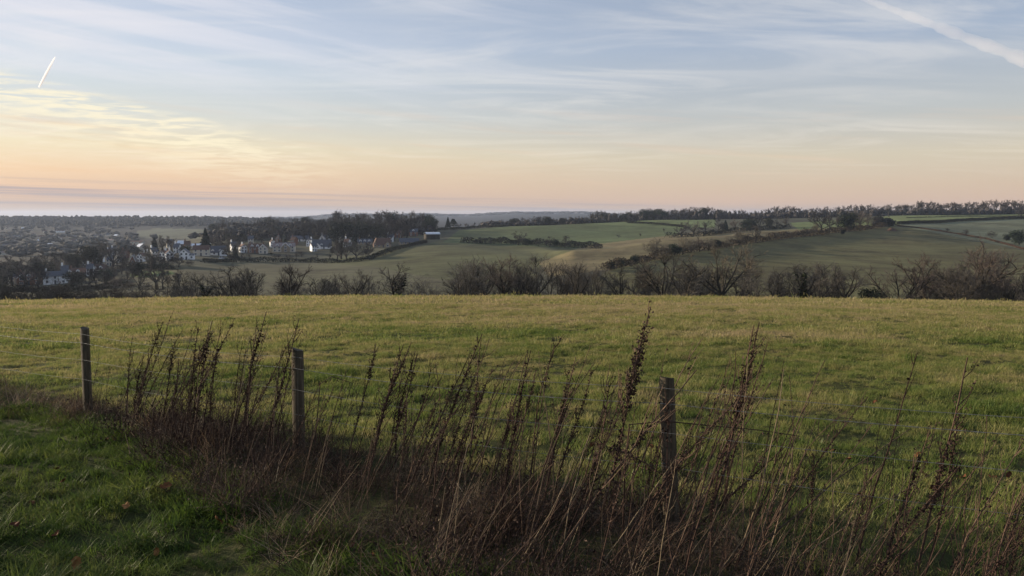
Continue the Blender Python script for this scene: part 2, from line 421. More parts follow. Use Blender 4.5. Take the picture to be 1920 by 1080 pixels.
M['meadow'] = m
gu = np.linspace(-1, 1, 260); gx = 190 * np.sinh(gu * 4.2) / math.sinh(4.2)
gv = np.linspace(0, 1, 260); gy = -45 + 0 * gv
gy = np.concatenate([np.linspace(-45, 0, 30)[:-1], 190 * np.sinh(gv * 3.6) / math.sinh(3.6)])
XX, YY = np.meshgrid(gx, gy)
ZZ = near_z(XX.ravel(), YY.ravel())
ZZ = np.where(YY.ravel() > 150, ZZ - (YY.ravel() - 150) * .03, ZZ)      # dives under the valley sheet
me = grid_mesh('meadow', np.stack([XX.ravel(), YY.ravel()], 1), ZZ, len(gx), len(gy), M['meadow'])
tag(link('meadow', me), 'grazed grass meadow falling away to a crest', 'meadow', kind='structure')

# valley and hills: fields coloured by crop
FIELDS = [   # polygon in photo pixels, distance range, colour of the crop
    ([(250, 560), (250, 505), (420, 492), (560, 488), (700, 500), (860, 530), (1000, 560)], (200, 640), (.084, .080, .048)),
    ([(560, 490), (700, 478), (830, 450), (1130, 466), (1020, 486), (1000, 560), (860, 530), (700, 500)], (200, 800), (.078, .079, .039)),
    ([(830, 455), (860, 432), (960, 424), (1100, 414), (1290, 422), (1260, 445), (1130, 468)], (500, 1200), (.082, .098, .044)),
    ([(1060, 418), (1340, 408), (1340, 426), (1280, 428)], (800, 1200), (.115, .14, .060)),
    ([(1010, 492), (1100, 460), (1300, 436), (1500, 420), (1640, 415), (1660, 424), (1600, 432), (1400, 456), (1250, 478), (1140, 506), (1030, 520)], (300, 800), (.150, .125, .066)),  # spur: golden sunlight put into the crop colour
    ([(1480, 418), (1700, 404), (1700, 424), (1500, 432)], (760, 1200), (.115, .14, .055)),
    ([(1140, 508), (1250, 480), (1400, 458), (1600, 434), (1680, 422), (1930, 472), (2400, 560), (1000, 600)], (240, 1000), (.096, .089, .042)),
    ([(1680, 422), (1700, 418), (1930, 408), (2600, 405), (2600, 520), (1930, 470)], (500, 1200), (.120, .128, .078)),
    ([(1660, 424), (1660, 405), (1700, 398), (2600, 396), (2600, 410), (1930, 410), (1700, 419)], (700, 1300), (.130, .150, .062)),
    ([(255, 432), (300, 428), (385, 430), (390, 447), (330, 448), (262, 446)], (1000, 2100), (.080, .088, .060)),
    ([(245, 512), (260, 507), (320, 508), (330, 514), (280, 520), (245, 519)], (380, 640), (.085, .125, .045)),
]


def inside(pxs, rows, poly):
    r = np.zeros(pxs.shape, bool); n = len(poly)
    for i in range(n):
        x1, y1 = poly[i]; x2, y2 = poly[(i + 1) % n]
        c = ((y1 > rows) != (y2 > rows)) & (pxs < (x2 - x1) * (rows - y1) / (y2 - y1 + 1e-9) + x1)
        r ^= c
    return r


na = 760
ga = np.concatenate([np.linspace(-1.25, -.70, 40)[:-1], np.linspace(-.70, .70, na - 78), np.linspace(.70, 1.25, 40)[1:]])
na = len(ga)
gy = np.concatenate([np.exp(np.linspace(math.log(135), math.log(1250), 330)), np.exp(np.linspace(math.log(1250), math.log(13000), 90))[1:]])
AA, YG = np.meshgrid(ga, gy)
ZG = ground(AA, YG) - .06 * (YG < 152)
TT = (ZG - EYE) / YG
vv_ = (np.sin(PITCH) + np.cos(PITCH) * TT) / (np.cos(PITCH) - np.sin(PITCH) * TT)
ROW = 540 - F * vv_; PXS = 960 + F * AA * (np.cos(PITCH) + np.sin(PITCH) * vv_)
colr = np.zeros(AA.shape + (4,)); colr[..., :3] = (.070, .068, .045); colr[..., 3] = 1
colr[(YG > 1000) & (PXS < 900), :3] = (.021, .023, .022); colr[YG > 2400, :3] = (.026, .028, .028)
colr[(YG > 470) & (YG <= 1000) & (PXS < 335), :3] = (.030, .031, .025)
for poly, (y0, y1), c in FIELDS:
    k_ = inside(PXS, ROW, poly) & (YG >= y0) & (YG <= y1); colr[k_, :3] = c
m, t, b = principled('field_ground', .95, .05)
at_ = t.new('ShaderNodeVertexColor'); at_.layer_name = 'crop'
pos = t.new('ShaderNodeNewGeometry').outputs['Position']
n_a = t.noise(pos, .014, 8, .72, .6); n_b = t.noise(pos, .30, 5, .75)
mpf = t.new('ShaderNodeMapping'); mpf.inputs['Rotation'].default_value = (0, 0, .5); mpf.inputs['Scale'].default_value = (.012, .16, .05); t.l.new(pos, mpf.inputs[0])
n_c = t.noise(mpf.outputs[0], 1.0, 4, .6); n_d = t.noise(pos, .055, 5, .7, .8)
vv2 = t.math('ADD', t.math('ADD', t.math('MULTIPLY', n_a, 2.0), t.math('MULTIPLY', n_b, .8)), t.math('SUBTRACT', t.math('ADD', t.math('MULTIPLY', n_c, .8), t.math('MULTIPLY', n_d, 1.0)), 1.42))
hs = t.new('ShaderNodeHueSaturation'); t.l.new(at_.outputs[0], hs.inputs['Color'])
t.put(hs.inputs['Value'], t.math('ADD', vv2, .12)); t.put(hs.inputs['Hue'], t.math('ADD', .455, t.math('MULTIPLY', n_a, .09)))
t.put(b.inputs['Base Color'], hs.outputs[0])
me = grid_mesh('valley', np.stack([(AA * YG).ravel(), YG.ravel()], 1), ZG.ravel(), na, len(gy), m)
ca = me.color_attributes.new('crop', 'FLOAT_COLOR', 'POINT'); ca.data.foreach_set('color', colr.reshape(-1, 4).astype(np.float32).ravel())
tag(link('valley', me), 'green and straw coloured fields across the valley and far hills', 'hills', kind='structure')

# ------------------------------------------------------------------ trees: generators
def bare_tree(seed, h, limbs=5, l2=8, l3=6, l4=5, fork=.28, spread=.75, thick=1.0, twig=.016, stems=1, droop=0.0):
    """tapered trunk and limbs in one mesh, the fine crown in another; h = height"""
    rd = random.Random(seed); T, C = MB(), MB(); paths = []

    def rnd_dir(d, ang):
        p = d.cross(Vector((rd.gauss(0, 1), rd.gauss(0, 1), rd.gauss(0, 1)))).normalized()
        return (d * math.cos(ang) + p * math.sin(ang)).normalized()

    def grow(p, d, length, r0, r1, n, wob, lift):
        pts = [Vector(p)]; d = Vector(d)
        for i in range(n):
            d = (d + Vector((rd.gauss(0, wob), rd.gauss(0, wob), rd.gauss(0, wob) + lift))).normalized()
            pts.append(pts[-1] + d * length / n)
        return pts, [r0 + (r1 - r0) * i / n for i in range(n + 1)], d

    def along(pts, f):
        k = f * (len(pts) - 1); i = min(int(k), len(pts) - 2); return pts[i].lerp(pts[i + 1], k - i), (pts[i + 1] - pts[i]).normalized()

    for s_ in range(stems):
        off = Vector((0, 0, 0)) if stems == 1 else Vector((rd.uniform(-.05, .05) * h, rd.uniform(-.05, .05) * h, 0))
        d0 = Vector((rd.gauss(0, .06 if stems == 1 else .28), rd.gauss(0, .06 if stems == 1 else .28), 1)).normalized()
        r = .028 * h * thick / math.sqrt(stems)
        tp, tr, d = grow(off - Vector((0, 0, .06 * h)), d0, (fork + .06) * h, r * 1.25, r * .8, 4, .05, .05)
        T.tube(tp, tr, 7); paths.append(tp)
        for i in range(limbs):
            ang = rd.uniform(.25, 1.0) * spread if i else rd.uniform(0, .22)
            dd = rnd_dir(d, ang); st, _ = along(tp, rd.uniform(.72, 1.0))
            ln = h * (1 - fork) * rd.uniform(.66, .95) * (1.0 if i == 0 else math.cos(ang * .55))
            lp, lr, _ = grow(st, dd, ln, r * rd.uniform(.45, .62), r * .10, 6, .13, .10 - droop)
            T.tube(lp, lr, 5); paths.append(lp)
            for j in range(l2):
                fj = rd.uniform(.22, .98); q_, dq = along(lp, fj)
                l_2 = ln * rd.uniform(.28, .5) * (1.15 - .6 * fj)
                bp_, br, _ = grow(q_, rnd_dir(dq, rd.uniform(.45, 1.0)), l_2, r * .19, r * .06, 4, .16, .08 - droop)
                T.tube(bp_, br, 3)
                for k in range(l3):
                    q2, dq2 = along(bp_, rd.uniform(.2, 1.0)); l_3 = l_2 * rd.uniform(.3, .6)
                    cp, cr, _ = grow(q2, rnd_dir(dq2, rd.uniform(.4, .95)), l_3, max(r * .06, twig * 1.3), twig, 2, .18, .08 - droop)
                    C.tube(cp, cr, 3)
                    for n in range(l4):
                        q3, dq3 = along(cp, rd.uniform(.15, 1.0))
                        C.spike(q3, q3 + rnd_dir(dq3, rd.uniform(.3, .9)) * l_3 * rd.uniform(.4, .8), twig)
    return T, C, paths


def ivy_on(paths, seed, h, reach=.55, n=900, rad=.06, size=.035):
    rd = random.Random(seed); I = MB()
    for i in range(n):
        pth = paths[0] if rd.random() < .55 else rd.choice(paths[:4])
        f_ = rd.random() ** .8; k = f_ * (len(pth) - 1); j = min(int(k), len(pth) - 2); c = pth[j].lerp(pth[j + 1], k - j)
        if c.z > reach * h: continue
        a_ = rd.uniform(0, 6.283); rr = rad * h * rd.random() ** .4 * (1.1 - .6 * c.z / (reach * h))
        I.leaf(c + Vector((math.cos(a_) * rr, math.sin(a_) * rr, rd.uniform(-.02, .03) * h)), size * h * rd.uniform(.7, 1.4), rd, 0, .8)
    return I


def leafy(seed, h, wr, n, size, shape='round', trunk=.12):
    """evergreen: leaf sprays through an uneven crown volume"""
    rd = random.Random(seed); T, C = MB(), MB()
    T.tube([(0, 0, -.05 * h), (0, 0, .4 * h), (.02 * h, 0, .85 * h)], [.03 * h, .022 * h, .006 * h], 6)
    lobes = [(rd.uniform(-.5, .5) * wr, rd.uniform(-.5, .5) * wr, rd.uniform(.24, .8) * h, rd.uniform(.35, .60) * wr) for _ in range(12)]
    for i in range(n):
        if shape == 'cone':
            f_ = rd.random() ** 1.4; lay = .82 + .18 * math.sin(f_ * 46); rr = wr * (1 - f_) ** .85 * lay * math.sqrt(rd.uniform(.25, 1)); a_ = rd.uniform(0, 6.283)
            c = (math.cos(a_) * rr, math.sin(a_) * rr, h * (trunk + (1 - trunk) * f_) - .1 * rr)
        elif shape == 'cedar':
            lv = rd.choice((.35, .5, .62, .74, .86, .95)); rr = wr * (1.15 - lv) * 1.1 * math.sqrt(rd.random()); a_ = rd.uniform(0, 6.283)
            c = (math.cos(a_) * rr, math.sin(a_) * rr, h * lv + rd.gauss(0, .02 * h))
        else:
            L = rd.choice(lobes); v_ = Vector((rd.gauss(0, 1), rd.gauss(0, 1), rd.gauss(0, .85))).normalized() * L[3] * rd.uniform(.5, 1.05)
            c = (L[0] + v_.x, L[1] + v_.y, max(L[2] + v_.z, .08 * h))
        C.leaf(c, size * h * rd.uniform(.6, 1.4), rd, 0, .7)
    return T, C


class Kind:
    """meshes of one kind of tree; every placed tree shares them"""
    def __init__(s, h, trunk, crown, extra=None):
        zs = np.array([v.co.z for v in crown.vertices]); s.h = float(np.percentile(zs, 96)); s.parts = [('trunk', trunk), ('crown', crown)] + ([extra] if extra else [])


def bare_kind(seed, mat='twig', ivy=0.0, wide=1.0, **kw):
    T, C, paths = bare_tree(seed, 10.0, **kw)
    ex = ('ivy', ivy_on(paths, seed + 5, 10.0, reach=ivy).mesh('ivy', M['ivy'])) if ivy else None
    return Kind(10.0, T.mesh('trunk', M['bark']), C.mesh('crown', M[mat]), ex)


def leaf_kind(seed, wr, n, size, shape, mat='evergreen'):
    T, C = leafy(seed, 10.0, wr, n, size, shape); return Kind(10.0, T.mesh('trunk', M['bark']), C.mesh('crown', M[mat]))


def plant(name, kind, loc, h, label, cat, group, rz=None, wide=1.0, rd=random):
    o = empty(name, loc, rd.uniform(0, 6.28) if rz is None else rz)
    s_ = h / kind.h; o.scale = (s_ * wide, s_ * wide, s_)
    tag(o, label, cat, group)
    for pn, me_ in kind.parts: link(pn, me_, o)
    return o


# ---- the hedgerow of bare trees just beyond the crest
K = {}
for i in range(6):
    K['bare%d' % i] = bare_kind(100 + i, 'twig', limbs=5 + i % 2, l2=10, l3=8, l4=6, fork=.2 + .06 * (i % 3), spread=.95, twig=.0125)
K['red'] = bare_kind(120, 'twig_red', limbs=6, l2=9, l3=8, l4=7, fork=.25, spread=.7, twig=.013)
K['red2'] = bare_kind(121, 'twig_red', limbs=7, l2=9, l3=7, l4=6, fork=.16, spread=1.0, twig=.0125)
K['pale'] = bare_kind(122, 'twig_pale_sunlit', limbs=7, l2=9, l3=7, l4=6, fork=.24, spread=1.05, twig=.0125)
K['ivy0'] = bare_kind(130, 'twig', ivy=.62, limbs=5, l2=7, l3=6, l4=5, fork=.3, spread=.75)
K['ivy1'] = bare_kind(131, 'twig', ivy=.75, limbs=5, l2=7, l3=6, l4=5, fork=.35, spread=.6)
K['multi0'] = bare_kind(140, 'twig', stems=4, limbs=3, l2=6, l3=6, l4=4, fork=.25, spread=.7, twig=.0125)
K['multi1'] = bare_kind(141, 'twig', stems=5, limbs=3, l2=5, l3=6, l4=4, fork=.2, spread=.8, twig=.0125)
K['bush0'] = bare_kind(150, 'twig', stems=9, limbs=3, l2=4, l3=5, l4=4, fork=.12, spread=1.0, thick=.8, twig=.013)
K['bush1'] = bare_kind(151, 'twig_dark', stems=10, limbs=3, l2=4, l3=5, l4=4, fork=.12, spread=1.05, thick=.8, twig=.02)
K['yew'] = leaf_kind(160, 4.6, 2600, .055, 'round'); K['holly'] = leaf_kind(161, 5.2, 2600, .055, 'round', 'hedge')
K['fir'] = leaf_kind(162, 2.6, 2200, .06, 'cone'); K['cedar'] = leaf_kind(163, 5.0, 2600, .07, 'cedar')

rt = random.Random(5)
DESC = {'bare': 'bare spreading winter tree', 'red': 'bare tree with dense reddish twigs', 'pale': 'large bare tree with pale twigs coloured as sunlit', 'ivy': 'bare tree with dark ivy up its trunk and limbs',
        'multi': 'bare many-stemmed tree', 'bush': 'leafless grey-brown thicket bush', 'yew': 'dark round evergreen bush'}
LINE = [  # photo column, row of the top, kind, unique words or None
    (318, 534, 'multi0', None), (355, 512, 'multi1', None), (385, 520, 'ivy0', 'bare forked tree with an ivy mound at its foot'), (432, 503, 'bare0', None), (478, 507, 'bare1', None),
    (545, 502, 'red', 'dense round-headed reddish bare tree standing alone among thinner hedgerow trees'), (592, 522, 'bare2', None), (622, 526, 'multi0', None), (655, 514, 'bare3', None), (688, 522, 'multi1', None),
    (738, 499, 'ivy0', 'ivy-clad bare tree with forked dark trunk beside the gap in the hedgerow'), (792, 527, 'bush0', None), (868, 491, 'multi0', None), (893, 494, 'ivy1', None), (910, 497, 'bare2', None),
    (944, 487, 'red', 'tall reddish twigged bare tree'), (982, 490, 'multi1', None), (1012, 486, 'bare4', None), (1040, 500, 'multi0', None), (1075, 499, 'bare1', None), (1098, 503, 'multi1', None),
    (1128, 510, 'bare5', None), (1165, 506, 'bare0', None), (1196, 503, 'multi0', None), (1218, 500, 'bare2', None), (1247, 480, 'pale', None), (1284, 492, 'bare3', None), (1310, 500, 'multi1', None),
    (1350, 467, 'pale', None), (1385, 490, 'bare1', None), (1418, 510, 'multi0', None), (1452, 513, 'bare4', None), (1480, 508, 'multi1', None), (1508, 498, 'ivy1', None), (1538, 500, 'bare0', None),
    (1566, 498, 'ivy1', None), (1588, 506, 'bare2', None), (1700, 508, 'red2', None), (1735, 488, 'red', 'reddish bare tree leaning over a thicket east of the dark evergreen bush'), (1766, 498, 'ivy0', None),
    (1806, 505, 'bare3', None), (1842, 472, 'red2', None), (1874, 478, 'bare5', None), (1925, 512, 'bush0', None), (1965, 500, 'bare1', None), (2030, 495, 'bare2', None), (-40, 512, 'bare4', None), (-110, 505, 'bare2', None),
    (214, 536, 'multi1', None), (262, 533, 'bare0', None), (160, 537, 'multi0', None), (110, 540, 'bare5', None)]
for px, top, kd, words in LINE:
    y = rt.uniform(138, 172); g = at(px, y); h = max(P(px, top, y).z - g.z, 3.5)
    base = ''.join(c for c in kd if not c.isdigit())
    plant('bush' if base == 'bush' else 'bare_tree', K[kd], g, h, words or DESC[base] + ' in the hedgerow beyond the crest', 'bush' if base == 'bush' else 'tree',
          None if words else 'hedgerow trees beyond the crest', wide=rt.uniform(1.1, 1.3) if base in ('bare', 'pale', 'red') else rt.uniform(1.1, 1.35), rd=rt)
for i in range(26):
    px = rt.choice((rt.uniform(840, 1600), rt.uniform(840, 1600), rt.uniform(300, 760), rt.uniform(1680, 1930)))
    y = rt.uniform(146, 185); g = at(px, y); kd = rt.choice(('bare1', 'bare3', 'bare4', 'bare5', 'multi0', 'multi1')); top = rt.uniform(500, 524) if px > 800 else rt.uniform(514, 534)
    plant('bare_tree', K[kd], g, P(px, top, y).z - g.z, DESC[''.join(c for c in kd if not c.isdigit())] + ' in the hedgerow beyond the crest', 'tree', 'hedgerow trees beyond the crest', wide=rt.uniform(1.1, 1.45), rd=rt)
# thicket between the trees
for i in range(64):
    px = -60 + i * 32.5 + rt.uniform(-12, 12)
    if 760 < px < 775 or 1600 < px < 1630: continue
    y = rt.uniform(134, 160); g = at(px, y); kd = rt.choice(('bush0', 'bush1', 'bush1'))
    top = rt.uniform(543, 555) if px > 300 else rt.uniform(524, 541)
    h = P(px, top, y).z - g.z
    plant('thicket_bush', K[kd], g, h, 'leafless %s thicket bush below the hedgerow trees beyond the crest' % ('grey-brown' if kd == 'bush0' else 'dark'), 'bush', 'thicket bushes beyond the crest', wide=rt.uniform(1.0, 1.5), rd=rt)
y = 142; g = at(1640, y); plant('evergreen_bush', K['yew'], g, P(1640, 546, y).z - g.z, 'small dark round evergreen bush in the gap of the hedgerow', 'bush', None, wide=1.2)

def one_of(kind, name):
    """trunk and crown of a kind as one mesh, for woods too dense to tell the trees apart"""
    V, Fs, mi, mats = [], [], [], []
    for k, (pn, me_) in enumerate(kind.parts):
        n0 = len(V); V += [tuple(v.co / kind.h) for v in me_.vertices]; Fs += [tuple(i + n0 for i in q_.vertices) for q_ in me_.polygons]; mi += [k] * len(me_.polygons); mats.append(me_.materials[0])
    me_ = make_mesh(name, V, Fs, mats); me_.polygons.foreach_set('material_index', mi); return bpy.data.objects.new(name, me_)


# ---- woods and village trees
for i in range(5):
    K['wood%d' % i] = bare_kind(200 + i, ('twig_dark', 'twig', 'twig_dark', 'twig_red', 'twig')[i], limbs=6, l2=7, l3=5, l4=4, fork=.18 + .03 * i, spread=.95, twig=.045, thick=1.1)
for i in range(4):
    K['tall%d' % i] = bare_kind(210 + i, ('twig_dark', 'twig_dark', 'twig', 'twig_dark')[i], limbs=5, l2=6, l3=5, l4=4, fork=.42, spread=.75, twig=.04, thick=.9)
K['scrub'] = bare_kind(220, 'twig_dark', stems=8, limbs=3, l2=4, l3=4, l4=3, fork=.1, spread=1.0, thick=.8, twig=.05)
K['scrub2'] = bare_kind(221, 'twig_red', stems=8, limbs=3, l2=4, l3=4, l4=3, fork=.1, spread=1.0, thick=.8, twig=.05)
K['golden'] = bare_kind(222, 'twig_pale_sunlit', stems=5, limbs=4, l2=5, l3=4, l4=4, fork=.15, spread=1.0, thick=.8, twig=.035)
TWIG = {'wood0': 'dark-twigged ', 'wood1': 'grey-twigged ', 'wood2': 'dusky ', 'wood3': 'reddish-twigged ', 'wood4': 'pale-twigged ', 'tall0': 'dark-twigged ', 'tall1': 'narrow ', 'tall2': 'grey-twigged ', 'tall3': 'dusky '}
KD = {'wood': 'bare round-headed tree', 'tall': 'clear-stemmed bare tree', 'scrub': 'low leafless scrub bush', 'yew': 'dark evergreen tree', 'holly': 'dull green evergreen tree', 'fir': 'dark pointed conifer', 'cedar': 'dark flat-tiered cedar', 'golden': 'pale twiggy bush coloured as sunlit'}


def wood_tree(kd, g, h, place, group, wide=1.0, words=None, rd=rt, name=None):
    base = ''.join(c for c in kd if not c.isdigit())
    return plant(name or {'wood': 'bare_tree', 'tall': 'bare_tree', 'scrub': 'scrub_bush', 'yew': 'evergreen_tree', 'holly': 'evergreen_tree', 'fir': 'conifer', 'cedar': 'cedar_tree', 'golden': 'twiggy_bush'}[base], K[kd], g, h,
                 words or TWIG.get(kd, '') + KD[base] + ' ' + place, 'bush' if base in ('scrub', 'golden') else 'tree', None if words else group, wide=wide, rd=rd)


# wood on the hill behind the village
sky_px = [380, 420, 450, 520, 560, 600, 630, 680, 700, 760, 790, 812, 822]
sky_row = [434, 419, 413, 412, 414, 407, 402, 400, 403, 397, 400, 409, 426]
wk = ['wood0', 'wood1', 'wood2', 'wood3', 'wood4'] * 4 + ['yew', 'holly']
BACK1 = []
for ring, (ydist, step, dt) in enumerate(((850, 8.5, 0), (780, 10, 6), (715, 12, 13), (665, 18, 22))):
    px = 384 + ring * 5
    while px < 818 - ring * 22:
        y = ydist + rt.uniform(-25, 25); g = at(px, y); top = float(np.interp(px, sky_px, sky_row)) + dt + rt.uniform(-4, 7) + 2.5 * math.sin(px * .085)
        h = max(min(P(px, top, y).z - g.z, 22), 6.0)
        if ring in (1, 2): BACK1.append((g, h)); px += step * rt.uniform(.8, 1.25); continue
        wood_tree(rt.choice(wk), g, h, ('on the skyline of the village wood', '', 'inside the village wood', 'at the front edge of the village wood')[ring], 'trees of the wood behind the village', rt.uniform(1.0, 1.35))
        px += step * rt.uniform(.8, 1.25)
for px, row, top, kd, words in ((505, 430, 412, 'yew', 'dark umbrella-headed evergreen rising from the wood above the village'), (386, 470, 430, 'fir', 'tall dark conifer at the end of the wood beside white houses'),
                                (840, 428, 408, 'fir', 'taller dark conifer of a pair on the saddle beside the barn'), (850, 429, 411, 'cedar', 'broad dark cedar beside a conifer on the saddle by the barn'),
                                (808, 436, 412, 'yew', 'round dark evergreen at the end of the wood above the barn')):
    g = hit(px, row, 400); y = g.y; wood_tree(kd, g, P(px, top, y).z - g.z, '', None, 1.2, words)
# trees among the houses
vil = [(px, row) for row, n_, a_, b_ in ((462, 20, 300, 740), (474, 22, 170, 660), (484, 18, 150, 560), (494, 22, 120, 330), (506, 22, 60, 300), (518, 20, 0, 260), (530, 20, -20, 240), (542, 20, -30, 330)) for px in np.linspace(a_, b_, n_)]
HOUSE_SPOTS = []
VIL_TREES = vil
# ------------------------------------------------------------------ houses
def gable_roof(mb, x0, x1, y0, y1, z0, z1, axis='x', over=.35, th=.16):
    """pitched roof slab; the ridge runs along axis"""
    if axis == 'x':
        ym = (y0 + y1) / 2; sl_ = (z1 - z0) / (ym - y0); xa, xb = x0 - over, x1 + over; ya, yb = y0 - over, y1 + over; ze = z0 - sl_ * over
        V = [(xa, ya, ze), (xb, ya, ze), (xb, ym, z1), (xa, ym, z1), (xa, yb, ze), (xb, yb, ze)]
    else:
        xm = (x0 + x1) / 2; sl_ = (z1 - z0) / (xm - x0); xa, xb = x0 - over, x1 + over; ya, yb = y0 - over, y1 + over; ze = z0 - sl_ * over
        V = [(xa, yb, ze), (xa, ya, ze), (xm, ya, z1), (xm, yb, z1), (xb, yb, ze), (xb, ya, ze)]
    V2 = [(p[0], p[1], p[2] + th) for p in V]
    mb.add(V + V2, [(0, 3, 2, 1), (3, 4, 5, 2), (6, 7, 8, 9), (9, 8, 11, 10), (0, 1, 7, 6), (5, 4, 10, 11), (1, 2, 8, 7), (2, 5, 11, 8), (3, 0, 6, 9), (4, 3, 9, 10)])


def gable_walls(mb, x0, x1, y0, y1, z0, ze, zr, axis='x'):
    if axis == 'x':
        ym = (y0 + y1) / 2
        V = [(x0, y0, z0), (x1, y0, z0), (x1, y1, z0), (x0, y1, z0), (x0, y0, ze), (x1, y0, ze), (x1, y1, ze), (x0, y1, ze), (x0, ym, zr), (x1, ym, zr)]
        mb.add(V, [(0, 1, 5, 4), (2, 3, 7, 6), (1, 2, 6, 9, 5), (3, 0, 4, 8, 7)])
    else:
        xm = (x0 + x1) / 2
        V = [(x0, y0, z0), (x1, y0, z0), (x1, y1, z0), (x0, y1, z0), (x0, y0, ze), (x1, y0, ze), (x1, y1, ze), (x0, y1, ze), (xm, y0, zr), (xm, y1, zr)]
        mb.add(V, [(0, 1, 5, 8, 4), (1, 2, 6, 5), (2, 3, 7, 9, 6), (3, 0, 4, 7)])


def window(parent, x, y, z, ww, hh, frame=True):
    mb = MB(); mb.box(x - ww / 2 - .12, x + ww / 2 + .12, y - .08, y + .05, z - .12, z + hh + .1)
    o = link('window', mb.mesh('window', M['trim']), parent)
    for k in (-1, 1):
        mb = MB(); mb.box(x + (k - 1) * ww / 4 + .03 - (0 if k > 0 else 0), x + (k + 1) * ww / 4 - .03, y - .11, y - .06, z, z + hh)
        link('pane', mb.mesh('pane', M['pane']), o)
    return o


def barge(parent, x0, x1, y, ze, zr, over=.3):
    """white boards along a gable"""
    xm = (x0 + x1) / 2; sl_ = (zr - ze) / (xm - x0)
    for s_ in (-1, 1):
        xe = xm + s_ * (xm - x0 + over); z_e = ze - sl_ * over; mb = MB(); w_ = .34
        V = [(xe, y - .08, z_e - w_), (xm, y - .08, zr - w_), (xm, y - .08, zr + .12), (xe, y - .08, z_e + .12)]
        mb.add(V + [(p[0], y + .05, p[2]) for p in V], [(0, 1, 2, 3), (7, 6, 5, 4), (0, 4, 5, 1), (3, 2, 6, 7), (0, 3, 7, 4), (1, 5, 6, 2)])
        link('bargeboard', mb.mesh('bargeboard', M['trim']), parent)


